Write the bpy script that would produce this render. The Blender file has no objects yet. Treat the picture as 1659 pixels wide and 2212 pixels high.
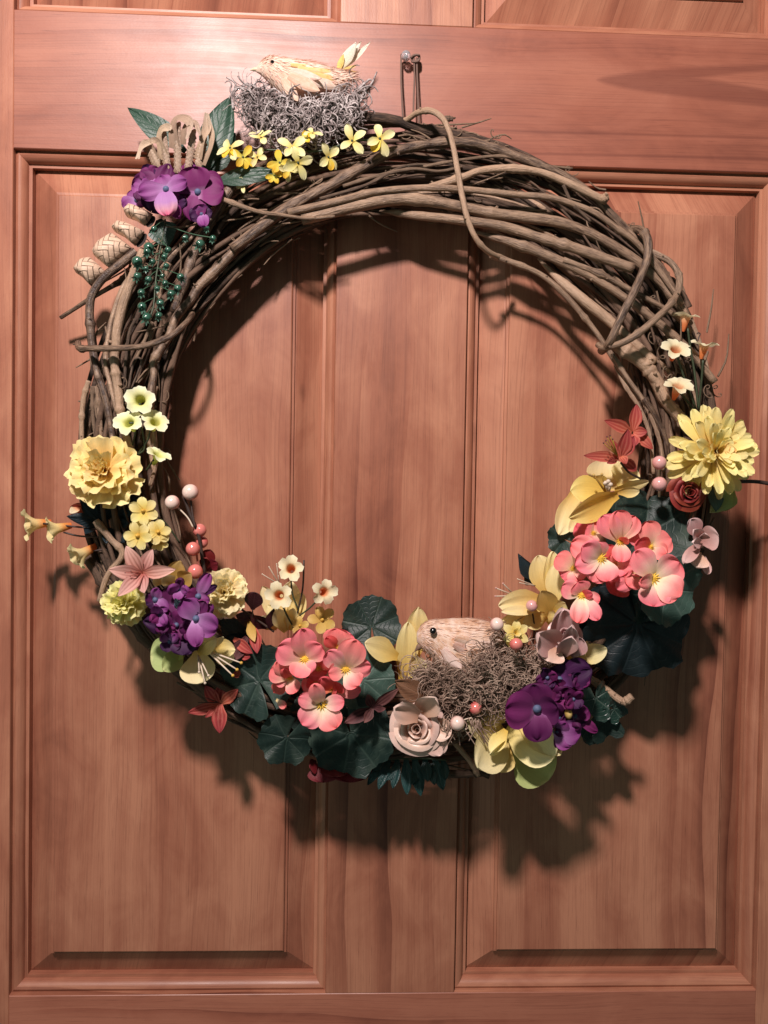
import bpy, math, random
import numpy as np
from mathutils import Vector, Matrix
random.seed(7)
RND = np.random.RandomState(11)
sc = bpy.context.scene
COL = sc.collection
# ------------------------------------------------------------------ camera
FPX, CAMD = 1703.09, 0.69
YAW, PIT, ROL = -0.03834, -0.02443, 0.01683
def _rot():
    cy, sy, cp, sp, cr, sr = math.cos(YAW), math.sin(YAW), math.cos(PIT), math.sin(PIT), math.cos(ROL), math.sin(ROL)
    Y = np.array([[cy, 0, sy], [0, 1, 0], [-sy, 0, cy]]); P = np.array([[1, 0, 0], [0, cp, -sp], [0, sp, cp]])
    Q = np.array([[cr, -sr, 0], [sr, cr, 0], [0, 0, 1]])
    M = Y @ P @ Q
    return np.array([M[0], -M[2], M[1]])          # view frame -> world (x, -depth, up)
CR = _rot()
cam_d = bpy.data.cameras.new('camera'); cam = bpy.data.objects.new('camera', cam_d); COL.objects.link(cam)
cam_d.sensor_fit = 'VERTICAL'; cam_d.angle = math.radians(66); cam_d.clip_start = 0.02; cam_d.clip_end = 30
cam.matrix_world = Matrix([[*CR[0], 0], [*CR[1], -CAMD], [*CR[2], 0], [0, 0, 0, 1]])
sc.camera = cam
# ------------------------------------------------------------------ light
w = bpy.data.worlds.new('World'); sc.world = w; w.use_nodes = True
bg = w.node_tree.nodes['Background']; bg.inputs['Color'].default_value = (0.74, 1.0, 0.90, 1); bg.inputs['Strength'].default_value = 0.088
def lamp(name, kind, loc, energy, color, **kw):
    l = bpy.data.lights.new(name, kind); l.energy = energy; l.color = color
    for k, v in kw.items(): setattr(l, k, v)
    o = bpy.data.objects.new(name, l); COL.objects.link(o); o.location = loc
    return o
lamp('porch_lamp', 'POINT', (-0.24, -0.98, 0.86), 106, (1.0, 0.88, 0.85), shadow_soft_size=0.055)
fill = lamp('room_light', 'AREA', (-1.5, -1.3, -0.1), 3.4, (0.82, 1.0, 0.86), size=0.9)
fill.rotation_euler = (Vector((0, 0, 0)) - fill.location).to_track_quat('-Z', 'Y').to_euler()
sc.view_settings.view_transform = 'Standard'; sc.view_settings.look = 'None'
sc.view_settings.exposure = 0; sc.view_settings.gamma = 1; sc.view_settings.use_curve_mapping = False
# ------------------------------------------------------------------ measuring
def W(p, h):                                       # point of the photograph at h metres in front of the door
    h = h * min(1.18, max(.60, .60 + .55 * (p[1] - 300) / 1000))          # the ring hangs close to the door at the top and leans out below
    r = CR @ np.array([(p[0] - 829.5) / FPX, -(p[1] - 1106) / FPX, -1.0])
    t = (CAMD - h) / r[1]
    return Vector((r[0] * t, -CAMD + r[1] * t, r[2] * t))
def S(px, h): return px * (CAMD - h) / FPX
class Zone:
    def __init__(s, x0, y0, wd, out=1659):
        s.k = wd / out * .5486; s.x0 = x0 * .5486; s.y0 = y0 * .5486
    def __call__(s, x, y): return (s.x0 + s.k * x, s.y0 + s.k * y)
D = Zone(0, 0, 1659 / .5486)
Z1 = Zone(450, 120, 1200); Z2 = Zone(200, 700, 800); Z3 = Zone(1350, 150, 1500); Z4 = Zone(50, 1400, 950)
Z5 = Zone(350, 2050, 1100); Z6 = Zone(850, 2150, 1100); Y1 = Zone(1450, 2150, 1000); Y2 = Zone(2000, 1550, 1024)
Y3 = Zone(1900, 2250, 1000); Y4 = Zone(2450, 1150, 574, 1587); NL = Zone(250, 1250, 500); NR = Zone(2350, 900, 500)
G1 = Zone(900, 2400, 600); G2 = Zone(2150, 1900, 700); NB = Zone(1000, 200, 500)
# ------------------------------------------------------------------ object helpers
WM = {}
def link(o, parent, M):
    COL.objects.link(o)
    if parent is not None:
        o.parent = parent; o.matrix_local = WM[parent.name].inverted() @ M
    else: o.matrix_local = M
    WM[o.name] = M.copy()
    return o
def tag(o, label=None, cat=None, group=None, kind=None):
    for k, v in (('label', label), ('category', cat), ('group', group), ('kind', kind)):
        if v: o[k] = v
    return o
def thing(name, label, cat, loc, group=None):
    o = bpy.data.objects.new(name, None); o.empty_display_size = .01
    link(o, None, Matrix.Translation(loc)); return tag(o, label, cat, group)
def mk(name, V, F, UV=None, smooth=True, mat=None):
    me = bpy.data.meshes.new(name)
    me.from_pydata([tuple(v) for v in V], [], F)
    if UV is not None:
        ul = me.uv_layers.new(name='UVMap'); UV = np.asarray(UV, dtype=np.float32)
        idx = np.empty(len(me.loops), dtype=np.int32); me.loops.foreach_get('vertex_index', idx)
        ul.data.foreach_set('uv', UV[idx].ravel())
    if smooth: me.polygons.foreach_set('use_smooth', [True] * len(me.polygons))
    if mat: me.materials.append(mat)
    me.update(); return me
def add(name, me, parent=None, M=None):
    return link(bpy.data.objects.new(name, me), parent, M if M is not None else Matrix.Identity(4))
class MB:                                           # collects pieces in world space
    def __init__(s): s.V = []; s.F = []; s.U = []
    def put(s, V, F, U):
        n = len(s.V); s.V += [tuple(v) for v in V]; s.F += [tuple(i + n for i in f) for f in F]; s.U += [tuple(u) for u in U]
    def build(s, name, mat, parent=None, smooth=True, sharp=None):
        V = np.array(s.V); c = V.mean(0)
        me = mk(name, V - c, s.F, s.U, smooth, mat)
        if sharp: me.set_sharp_from_angle(angle=math.radians(sharp))
        return add(name, me, parent, Matrix.Translation(c))
def frame(c, face=(0, 0, 1), spin=0):              # face given as (right, up, toward the viewer)
    z = Vector((face[0], -face[2], face[1])).normalized(); up = Vector((0, 0, 1))
    y = (up - z * up.dot(z))
    if y.length < .05: y = Vector((0, -1, 0)) * -1
    y.normalize(); x = y.cross(z)
    M = Matrix([[x[0], y[0], z[0], c[0]], [x[1], y[1], z[1], c[1]], [x[2], y[2], z[2], c[2]], [0, 0, 0, 1]])
    return M @ Matrix.Rotation(spin, 4, 'Z')
def spl(P, n):                                      # Catmull-Rom
    P = np.array([tuple(p) for p in P], float)
    if len(P) == 2: return P[0] + (P[1] - P[0]) * np.linspace(0, 1, n)[:, None]
    Q = np.vstack([2 * P[0] - P[1], P, 2 * P[-1] - P[-2]]); out = []
    for u in np.linspace(0, len(P) - 1 - 1e-6, n):
        i = int(u); t = u - i; a, b, c, d = Q[i:i + 4]
        out.append(.5 * (2 * b + (c - a) * t + (2 * a - 5 * b + 4 * c - d) * t * t + (3 * b - a - 3 * c + d) * t ** 3))
    return np.array(out)
def tube(mb, P, R, n=6, cap=True, wob=0.0):
    P = np.asarray(P, float); m = len(P); R = np.broadcast_to(np.asarray(R, float), (m,))
    T = np.gradient(P, axis=0); T /= np.linalg.norm(T, axis=1)[:, None] + 1e-12
    a = np.array([0, 0, 1.]) if abs(T[0][2]) < .9 else np.array([1., 0, 0])
    N = np.cross(T[0], a); N /= np.linalg.norm(N); V = []; U = []; F = []
    L = np.concatenate([[0], np.cumsum(np.linalg.norm(np.diff(P, axis=0), axis=1))])
    ph = RND.rand(8) * 6.28
    for i in range(m):
        N = N - T[i] * N.dot(T[i]); N /= np.linalg.norm(N) + 1e-12; B = np.cross(T[i], N)
        for k in range(n):
            q = 2 * math.pi * k / n
            rr = R[i] * (1 + wob * (math.sin(2 * q + ph[0] + L[i] * 60) * .6 + math.sin(3 * q + ph[1] - L[i] * 130) * .4))
            V.append(P[i] + rr * (math.cos(q) * N + math.sin(q) * B)); U.append((abs(2 * k / n - 1), L[i]))
    for i in range(m - 1):
        for k in range(n):
            k2 = (k + 1) % n; F.append((i * n + k, i * n + k2, (i + 1) * n + k2, (i + 1) * n + k))
    if cap: F.append(tuple(range(n))[::-1]); F.append(tuple(range((m - 1) * n, m * n)))
    mb.put(V, F, U)
def tubeobj(name, P, R, mat, parent=None, n=6, res=16, wob=0.0):
    mb = MB(); Q = spl(P, res)
    if not np.isscalar(R): R = np.interp(np.linspace(0, 1, res), np.linspace(0, 1, len(R)), R)
    tube(mb, Q, R, n, True, wob); return mb.build(name, mat, parent)
# ------------------------------------------------------------------ petals and leaves
def petal_geo(L, Wd, b=.28, tm=.65, p=2.0, q=.5, curl=0., a0=0., cup=0., ruf=0., rk=2.2, notch=0., teeth=0., fold=0., fan=0., nu=6, nv=7, twist=0., side=0.):
    ts = np.sin(np.linspace(0, math.pi / 2, nv + 1)) if not fan else np.linspace(0, 1, nv + 1)
    ph = RND.rand() * 6.28; V = []; U = []; y = z = 0.; pt = 0.; cl = []
    for t in ts:
        dt = t - pt; a = a0 + curl * (t + pt) / 2; y += dt * L * math.cos(a); z += dt * L * math.sin(a); pt = t
        cl.append((y, z, a0 + curl * t))
    jag = RND.rand(nu + 1) - .5; cr = RND.rand(4) * 6.28
    for j, t in enumerate(ts):
        if fan: wj = (b + (1 - b) * t ** .8) * Wd / 2
        else:
            if t < tm: e = t / tm; wj = (b + (1 - b) * (e * e * (3 - 2 * e))) * Wd / 2
            else: wj = max(0, 1 - ((t - tm) / (1 - tm)) ** p) ** q * Wd / 2
        y, z, a = cl[j]; ny, nz = -math.sin(a), math.cos(a); ty, tz = math.cos(a), math.sin(a)
        for i in range(nu + 1):
            s = 2 * i / nu - 1
            o = cup * wj * s * s - fold * wj * abs(s) + ruf * L * t * t * math.sin(s * rk * math.pi / 2 * 2 + ph) * (.4 + .6 * abs(s)) + twist * wj * s * t + .016 * L * t * math.sin(5.5 * s + cr[0]) + .010 * L * t * math.sin(9 * s + 3 * t + cr[1])
            l = -notch * L * math.exp(-(s / .35) ** 2) * t ** 4
            if fan: l += -fan * L * s * s * t + teeth * L * jag[i] * t ** 3
            elif teeth: l += teeth * L * jag[i] * t * (1 if i in (0, nu) else .2)
            V.append((s * wj + side * L * t * t, y + o * ny + l * ty, z + o * nz + l * tz)); U.append((s * .5 + .5, t))
    F = []
    for j in range(nv):
        for i in range(nu):
            a = j * (nu + 1) + i; F.append((a, a + 1, a + nu + 2, a + nu + 1))
    return V, F, U, cl[-1]
def petal_me(name, mat, L, Wd, **kw):
    V, F, U, e = petal_geo(L, Wd, **kw); return mk(name, V, F, U, True, mat)
def free_petal(parent, A, hA, B, hB, wd, mat, name='petal', roll=0., **kw):     # base A, tip B, width in photograph pixels
    if wd > 38: kw['nu'] = max(kw.get('nu', 6), 10); kw['nv'] = max(kw.get('nv', 7), 11)
    a, b = W(A, hA), W(B, hB); L = (b - a).length; wm = S(wd, (hA + hB) / 2)
    st = RND.get_state(); V, F, U, e = petal_geo(1.0, .5, **kw); RND.set_state(st)
    ch = math.hypot(e[0], e[1]); ang = math.atan2(e[1], e[0])
    V, F, U, e = petal_geo(L / max(ch, .25), wm, **kw)
    me = mk(name, V, F, U, True, mat)
    y = (b - a).normalized(); z = Vector((0, -1, 0)); z = (z - y * z.dot(y)).normalized(); x = y.cross(z)
    M = Matrix([[x[0], y[0], z[0], a[0]], [x[1], y[1], z[1], a[1]], [x[2], y[2], z[2], a[2]], [0, 0, 0, 1]])
    M = M @ Matrix.Rotation(roll, 4, 'Y') @ Matrix.Rotation(-ang, 4, 'X')
    return add(name, me, parent, M)
def ring(parent, M, n, L, Wd, elev, mat, name='petal', phase=0., jit=.12, r0=0., z0=0., nvar=3, skip=(), **kw):
    ms = [petal_me(name, mat, L * random.uniform(.93, 1.07), Wd * random.uniform(.93, 1.07), **kw) for _ in range(min(nvar, n))]
    for i in range(n):
        if i in skip: continue
        f = phase + 2 * math.pi * i / n + random.uniform(-jit, jit)
        Q = M @ Matrix.Rotation(f, 4, 'Z') @ Matrix.Translation((0, r0, z0)) @ Matrix.Rotation(elev + random.uniform(-jit, jit), 4, 'X') @ Matrix.Rotation(random.uniform(-jit, jit) * .8, 4, 'Y')
        add(name, ms[i % len(ms)], parent, Q)
def ball(R, n=12, m=8, sz=(1, 1, 1)):
    V = []; F = []; U = []
    for j in range(m + 1):
        t = math.pi * j / m
        for i in range(n):
            q = 2 * math.pi * i / n
            V.append((R * sz[0] * math.sin(t) * math.cos(q), R * sz[1] * math.sin(t) * math.sin(q), -R * sz[2] * math.cos(t))); U.append((i / n, j / m))
    for j in range(m):
        for i in range(n): F.append((j * n + i, j * n + (i + 1) % n, (j + 1) * n + (i + 1) % n, (j + 1) * n + i))
    return V, F, U
def ballobj(name, c, R, mat, parent=None, face=(0, 0, 1), sz=(1, 1, 1), n=14, m=10):
    V, F, U = ball(R, n, m, sz); return add(name, mk(name, V, F, U, True, mat), parent, frame(c, face))
def disk_leaf(name, parent, c, R, mat, face=(0, 0, 1), spin=0., kind='geranium', dish=.12, fold=.035, nth=56, nr=7, k=7, asp=1.0):
    V = [(0, 0, 0)]; U = [(0.5, 0)]; F = []; ph = RND.rand(4) * 6.28
    for j in range(1, nr + 1):
        r = j / nr
        for i in range(nth + 1):
            th = math.pi * (2 * i / nth - 1) * (.955 if kind == 'geranium' else .93)   # 0 = leaf tip (+y)
            if kind == 'geranium':
                rr = .955 + .030 * math.cos(k * th) + .030 * math.cos(3 * th + ph[0]) + .026 * math.cos(k * 3 * th + ph[1]) * r
                rr *= 1 - .12 * (abs(th) / math.pi) ** 6
            else:
                rr = .60 + .36 * abs(math.cos(2.5 * th)) ** 1.3 + .12 * math.cos(th) + .03 * math.cos(22 * th) * r
            x, y = rr * r * math.sin(th) * asp, rr * r * math.cos(th)
            z = dish * r * r + fold * r * math.cos(k * th) + .10 * r * r * math.sin(2 * th + ph[2]) + .085 * r ** 3 * math.sin(5 * th + ph[3]) + .03 * r ** 3 * math.sin(11 * th + ph[1])
            V.append((x * R, y * R, z * R)); U.append((i / nth, r))
    for i in range(nth): F.append((0, 1 + i, 2 + i))
    for j in range(nr - 1):
        for i in range(nth):
            a = 1 + j * (nth + 1) + i; F.append((a, a + nth + 1, a + nth + 2, a + 1))
    F = [f[::-1] for f in F]
    return add(name, mk(name, V, F, U, True, mat), parent, frame(c, face, spin))
def trumpet_me(name, mat, R, depth, lobes=5, lob=.16, wave=.10, r_in=.16, nth=40, nr=9, flare=1.0):
    V = []; F = []; U = []; ph = RND.rand(3) * 6.28
    for j in range(nr + 1):
        t = j / nr
        r = (r_in + (.36 - r_in) * (t / .6) ** .9) if t < .6 else .36 + .64 * ((t - .6) / .4)
        z = -depth * (1 - (t / .6)) if t < .6 else depth * (.10 * flare + .75 * (1 - flare)) * math.sin((t - .6) / .4 * 1.57)
        e = max(0, (t - .5) / .5)
        for i in range(nth):
            th = 2 * math.pi * i / nth
            c = abs(math.cos(lobes * th / 2 + ph[0] * .02)); rr = r * R * (1 - lob * 2.2 * e * (1 - c ** .45) + .04 * e * math.sin(lobes * 3 * th + ph[1]) + .05 * e * math.sin(2 * th + ph[2]))
            zz = z + wave * R * e * e * (math.cos(lobes * th) * -.8 + .7 * math.sin(2 * th + ph[2]))
            V.append((rr * math.cos(th), rr * math.sin(th), zz)); U.append((i / nth, t))
    for j in range(nr):
        for i in range(nth): F.append((j * nth + i, j * nth + (i + 1) % nth, (j + 1) * nth + (i + 1) % nth, (j + 1) * nth + i))
    return mk(name, V, F, U, True, mat)
# ------------------------------------------------------------------ materials
class NT:
    def __init__(s, name):
        s.m = bpy.data.materials.new(name); s.m.use_nodes = True; s.t = s.m.node_tree; s.t.nodes.clear()
    def n(s, typ, out=0, props=None, **inp):
        nd = s.t.nodes.new(typ)
        for k, v in (props or {}).items(): setattr(nd, k, v)
        for k, v in inp.items():
            key = int(k[1:]) if k[0] == 'i' and k[1:].isdigit() else k.replace('_', ' ')
            sk = nd.inputs[key]
            if isinstance(v, bpy.types.NodeSocket): s.t.links.new(v, sk)
            else: sk.default_value = v
        return nd.outputs[out]
    def math(s, op, a, b=0.0, c=0.0, clamp=False): return s.n('ShaderNodeMath', props={'operation': op, 'use_clamp': clamp}, i0=a, i1=b, i2=c)
    def ramp(s, f, stops, interp='LINEAR'):
        nd = s.t.nodes.new('ShaderNodeValToRGB'); s.t.links.new(f, nd.inputs[0]); cr = nd.color_ramp; cr.interpolation = interp
        while len(cr.elements) < len(stops): cr.elements.new(.5)
        for e, (p, c) in zip(cr.elements, stops): e.position = p; e.color = (*c, 1)
        return nd.outputs[0]
    def mix(s, f, a, b, typ='MIX'):
        nd = s.t.nodes.new('ShaderNodeMix'); nd.data_type = 'RGBA'; nd.blend_type = typ
        for sk, v in ((nd.inputs[0], f), (nd.inputs[6], a), (nd.inputs[7], b)):
            if isinstance(v, bpy.types.NodeSocket): s.t.links.new(v, sk)
            else: sk.default_value = (*v, 1) if isinstance(v, tuple) and len(v) == 3 else v
        return nd.outputs[2]
    def uv(s):
        o = s.n('ShaderNodeUVMap', props={'uv_map': 'UVMap'}); sp = s.t.nodes.new('ShaderNodeSeparateXYZ'); s.t.links.new(o, sp.inputs[0])
        return o, sp.outputs[0], sp.outputs[1]
    def xyz(s, x, y, z=0.0): return s.n('ShaderNodeCombineXYZ', X=x, Y=y, Z=z)
    def noise(s, vec, scale, detail=3.0, rough=.5, dist=0.0): return s.n('ShaderNodeTexNoise', Vector=vec, Scale=scale, Detail=detail, Roughness=rough, Distortion=dist)
    def rand(s):
        nd = s.t.nodes.new('ShaderNodeObjectInfo'); return nd.outputs['Random']
    def obj(s): return s.n('ShaderNodeTexCoord', out=3)
    def bump(s, h, strength, dist=.001): return s.n('ShaderNodeBump', Height=h, Strength=strength, Distance=dist)
    def out(s, sh):
        o = s.t.nodes.new('ShaderNodeOutputMaterial'); s.t.links.new(sh, o.inputs[0]); return s.m
    def pbr(s, color, rough=.5, spec=.5, normal=None, trans=0.0, **kw):
        a = dict(Base_Color=color, Roughness=rough, Specular_IOR_Level=spec, **kw)
        if not isinstance(color, bpy.types.NodeSocket): a['Base_Color'] = (*color, 1)
        if normal is not None: a['Normal'] = normal
        p = s.n('ShaderNodeBsdfPrincipled', **a)
        if trans:
            t = s.n('ShaderNodeBsdfTranslucent', Color=a['Base_Color'])
            p = s.n('ShaderNodeMixShader', i0=trans, i1=p, i2=t)
        return s.out(p)
def petal_mat(name, stops, stripes=None, stripe_n=26, edge=None, rough=.6, spec=.25, trans=.22, var=.14, mott=.12, bump=.25, dist=.16, veins=.1, sheen=0.):
    q = NT(name); uvv, s_, t = q.uv(); ob = q.obj()
    nz = q.noise(ob, 160., 3.); t2 = q.math('ADD', t, q.math('MULTIPLY', q.math('SUBTRACT', nz, .5), dist))
    c = q.ramp(t2, stops)
    if edge:
        e = q.math('POWER', q.math('ABSOLUTE', q.math('SUBTRACT', q.math('MULTIPLY', s_, 2.), 1.)), 3.); c = q.mix(q.math('MULTIPLY', e, .8), c, edge)
    ln = q.math('MULTIPLY', q.math('ADD', q.math('SINE', q.math('MULTIPLY', q.math('ADD', s_, q.math('MULTIPLY', nz, .05)), float(stripe_n) * 6.283 / 5)), 1.), .5)
    if stripes:
        c = q.mix(q.math('MULTIPLY', q.math('MULTIPLY', q.math('POWER', ln, 1.6), .85), q.math('SUBTRACT', 1.15, t, clamp=True)), c, stripes)
    v = q.math('ADD', 1 - var / 2 - mott / 2, q.math('MULTIPLY', q.rand(), var)); v = q.math('ADD', v, q.math('MULTIPLY', q.noise(ob, 420., 4.), mott))
    vn_ = q.noise(q.xyz(q.math('MULTIPLY', s_, 30.), q.math('MULTIPLY', t, 2.), q.rand()), 1., 3.)
    v = q.math('MULTIPLY', v, q.math('ADD', .90, q.math('MULTIPLY', vn_, .20)))
    c = q.n('ShaderNodeHueSaturation', Color=c, Value=v, Saturation=1.0, Hue=q.math('ADD', .492, q.math('MULTIPLY', q.rand(), .016)))
    fib = q.noise(q.xyz(q.math('MULTIPLY', s_, 40.), q.math('MULTIPLY', t, 3.)), 1., 2.)
    hgt = q.math('ADD', q.math('MULTIPLY', q.noise(ob, 1800., 2.), .5), q.math('MULTIPLY', fib, veins * 8))
    return q.pbr(c, rough, spec, q.bump(hgt, bump, .0008), trans, Sheen_Weight=sheen)
def leaf_mat(name, base, vein, light, kind='disk', k=7, rough=.45, spec=.4, mot=.5, trans=.05):
    q = NT(name); uvv, a, r = q.uv(); ob = q.obj()
    if kind == 'disk':
        f = q.math('ABSOLUTE', q.math('SUBTRACT', q.math('FRACT', q.math('ADD', q.math('MULTIPLY', a, float(k)), .5)), .5))
        dist = q.math('MULTIPLY', f, q.math('ADD', r, .05))
        vn = q.math('SUBTRACT', 1., q.math('MULTIPLY', dist, 18.), clamp=True)
        f2 = q.math('ABSOLUTE', q.math('SUBTRACT', q.math('FRACT', q.math('ADD', q.math('MULTIPLY', r, 6.), q.math('MULTIPLY', f, 2.2))), .5))
        vn2 = q.math('MULTIPLY', q.math('SUBTRACT', 1., q.math('MULTIPLY', f2, 9.), clamp=True), .35)
    else:
        f = q.math('ABSOLUTE', q.math('SUBTRACT', a, .5)); vn = q.math('SUBTRACT', 1., q.math('MULTIPLY', f, 32.), clamp=True)
        f2 = q.math('ABSOLUTE', q.math('SUBTRACT', q.math('FRACT', q.math('SUBTRACT', q.math('MULTIPLY', r, 8.), q.math('MULTIPLY', f, 5.))), .5))
        vn2 = q.math('MULTIPLY', q.math('SUBTRACT', 1., q.math('MULTIPLY', f2, 9.), clamp=True), .5)
    n1 = q.noise(ob, 45., 4., .6); c = q.mix(q.math('MULTIPLY', q.ramp(n1, [(.5, (0, 0, 0)), (.72, (1, 1, 1))]), mot), base, light)
    c = q.mix(q.math('MULTIPLY', q.math('MAXIMUM', vn, vn2), .55), c, vein)
    c = q.n('ShaderNodeHueSaturation', Color=c, Value=q.math('ADD', .8, q.math('MULTIPLY', q.rand(), .4)), Saturation=1.0, Hue=.5)
    h = q.math('ADD', q.math('MULTIPLY', q.noise(ob, 900., 3.), .5), q.math('MULTIPLY', q.math('MAXIMUM', vn, vn2), -1.2))
    return q.pbr(c, q.math('ADD', rough - .1, q.math('MULTIPLY', n1, .25)), spec, q.bump(h, .45, .0008), trans)
def plain(name, c, rough=.5, spec=.4, var=.2, nscale=300., bump=.2, c2=None, trans=0., **kw):
    q = NT(name); ob = q.obj(); n1 = q.noise(ob, nscale, 4., .6)
    col = q.mix(n1, c, c2 or tuple(x * .55 for x in c))
    col = q.n('ShaderNodeHueSaturation', Color=col, Value=q.math('ADD', 1 - var / 2, q.math('MULTIPLY', q.rand(), var)), Saturation=1., Hue=.5)
    return q.pbr(col, rough, spec, q.bump(n1, bump, .0006), trans, **kw)
def wood_mat(name, light, mid, dark, rings=1.0):
    q = NT(name); uvv, u, v = q.uv(); rn = q.rand()
    U_ = q.math('ADD', u, q.math('MULTIPLY', rn, 37.)); V_ = q.math('ADD', v, q.math('MULTIPLY', rn, 13.7))
    warp = q.noise(q.xyz(q.math('MULTIPLY', U_, 2.6), q.math('MULTIPLY', V_, 9.)), 1., 2.)
    Vw = q.math('ADD', V_, q.math('MULTIPLY', warp, .030))
    band = q.noise(q.xyz(q.math('MULTIPLY', U_, .9), q.math('MULTIPLY', Vw, 22.)), 1., 3., .55)
    streak = q.noise(q.xyz(q.math('MULTIPLY', U_, 5.), q.math('MULTIPLY', Vw, 260.)), 1., 4., .6)
    pore = q.noise(q.xyz(q.math('MULTIPLY', U_, 38.), q.math('MULTIPLY', V_, 1300.)), 1., 2., .5)
    blot = q.noise(q.xyz(q.math('MULTIPLY', U_, 14.), q.math('MULTIPLY', V_, 26.)), 1., 4., .6, .6)
    saw = q.math('FRACT', q.math('MULTIPLY', q.math('ADD', Vw, q.math('MULTIPLY', warp, .035)), 30.))
    rg = q.math('MULTIPLY', q.math('POWER', saw, 4.), q.ramp(q.noise(q.xyz(q.math('MULTIPLY', U_, 1.3), q.math('MULTIPLY', V_, 7.), 4.2), 1., 2.), [(.48, (0, 0, 0)), (.64, (1, 1, 1))]))
    stave = q.n('ShaderNodeTexWhiteNoise', props={'noise_dimensions': '1D'}, W=q.math('FLOOR', q.math('DIVIDE', V_, .047)))
    f = q.math('ADD', q.math('MULTIPLY', band, 1.1), q.math('MULTIPLY', streak, .22))
    f = q.math('ADD', f, q.math('MULTIPLY', blot, .74)); f = q.math('ADD', f, q.math('MULTIPLY', stave, .20))
    f = q.math('SUBTRACT', f, q.math('ADD', .74, q.math('MULTIPLY', rg, -.36 * rings)))
    c = q.ramp(f, [(.22, light), (.52, mid), (.92, dark)])
    fine = q.noise(q.xyz(q.math('MULTIPLY', U_, 7.), q.math('MULTIPLY', Vw, 760.)), 1., 3., .6)
    c = q.mix(q.math('MULTIPLY', q.ramp(fine, [(.50, (0, 0, 0)), (.74, (1, 1, 1))]), .34), c, tuple(x * .8 for x in dark))
    if name.endswith('rail'):                                # a broad cathedral tongue and two dark grain lines run along this board
        vc = q.math('ADD', v, q.math('MULTIPLY', q.math('SUBTRACT', warp, .5), .012))
        wd = q.math('MULTIPLY', q.math('SQRT', q.math('MAXIMUM', q.math('SUBTRACT', u, .205), 0.)), .052)
        tg = q.math('MULTIPLY', q.math('SUBTRACT', wd, q.math('ABSOLUTE', q.math('SUBTRACT', vc, .3635))), 260., clamp=True)
        hole = q.math('MULTIPLY', q.math('SUBTRACT', q.math('MULTIPLY', q.math('SUBTRACT', u, .285), .14), q.math('ABSOLUTE', q.math('SUBTRACT', vc, .368))), 300., clamp=True)
        c = q.mix(q.math('MULTIPLY', q.math('SUBTRACT', tg, hole, clamp=True), .55), c, tuple(x * 1.1 for x in dark))
        for v0 in (.3175, .2985):
            ln_ = q.math('SUBTRACT', 1., q.math('MULTIPLY', q.math('ABSOLUTE', q.math('SUBTRACT', vc, v0)), 480.), clamp=True)
            c = q.mix(q.math('MULTIPLY', q.math('MULTIPLY', ln_, q.math('MULTIPLY', q.math('SUBTRACT', u, .02), 8., clamp=True)), .55), c, dark)
    kn = q.n('ShaderNodeTexVoronoi', Vector=q.xyz(q.math('MULTIPLY', q.math('ADD', U_, q.math('MULTIPLY', blot, .02)), 7.), q.math('MULTIPLY', V_, 17.)), Scale=1., Randomness=1.)
    c = q.mix(q.math('MULTIPLY', q.ramp(kn, [(.03, (1, 1, 1)), (.10, (0, 0, 0))]), .6), c, tuple(x * .35 for x in dark))
    c = q.mix(q.math('MULTIPLY', q.ramp(pore, [(.62, (0, 0, 0)), (.75, (1, 1, 1))]), .40), c, tuple(x * .55 for x in dark))
    c = q.n('ShaderNodeHueSaturation', Color=c, Value=q.math('ADD', .93, q.math('MULTIPLY', rn, .14)), Saturation=1., Hue=.5)
    cross = q.noise(q.xyz(q.math('MULTIPLY', U_, 420.), q.math('MULTIPLY', V_, 900.)), 1., 2.)
    h = q.math('ADD', q.math('MULTIPLY', streak, .6), q.math('ADD', q.math('MULTIPLY', cross, .35), q.math('MULTIPLY', pore, -.3)))
    smu = q.noise(q.xyz(q.math('MULTIPLY', U_, 22.), q.math('MULTIPLY', V_, 30.)), 1., 3., .6)
    return q.pbr(c, q.math('ADD', .27, q.math('ADD', q.math('MULTIPLY', smu, .16), q.math('MULTIPLY', streak, .12))), .38, q.bump(h, .30, .0004))
def bark_mat(name, light, dark, rough=.7):
    q = NT(name); uvv, u, v = q.uv(); rn = q.rand(); v2 = q.math('ADD', v, q.math('MULTIPLY', rn, 9.))
    n1 = q.noise(q.xyz(q.math('MULTIPLY', u, 5.), q.math('MULTIPLY', v2, 60.), rn), 1., 4., .65)
    n2 = q.noise(q.xyz(q.math('MULTIPLY', u, 16.), q.math('MULTIPLY', v2, 110.), 3.), 1., 3., .6)
    n3 = q.noise(q.obj(), 900., 3.)
    f = q.math('ADD', q.math('MULTIPLY', n1, .75), q.math('ADD', q.math('MULTIPLY', n2, .45), q.math('MULTIPLY', q.math('SUBTRACT', rn, .5), .40)))
    c = q.ramp(f, [(.36, dark), (.56, tuple((a * .55 + b * .45) for a, b in zip(light, dark))), (.78, light)])
    h = q.math('ADD', n2, q.math('MULTIPLY', n3, .4))
    return q.pbr(c, rough, .4, q.bump(h, .75, .0014))
M = {}
M['wood'] = wood_mat('stained_pine', (.45, .196, .118), (.32, .118, .070), (.13, .039, .025))
M['wood_rail'] = wood_mat('stained_pine_rail', (.36, .134, .084), (.29, .097, .060), (.125, .036, .025), 1.5)
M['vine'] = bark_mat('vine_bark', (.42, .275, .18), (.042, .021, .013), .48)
M['vine_dark_shaded'] = bark_mat('vine_bark_dark_shaded', (.16, .095, .062), (.026, .015, .010), .85)  # dark brown vines, and inner ones darkened for the shade between them
M['twig'] = bark_mat('twig_bark', (.26, .17, .11), (.06, .036, .024))
M['gera'] = petal_mat('geranium_silk', [(0, (.86, .62, .25)), (.18, (.92, .70, .44)), (.40, (.93, .48, .39)), (.64, (.93, .28, .28)), (1, (.90, .19, .21))], trans=.2)
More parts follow.
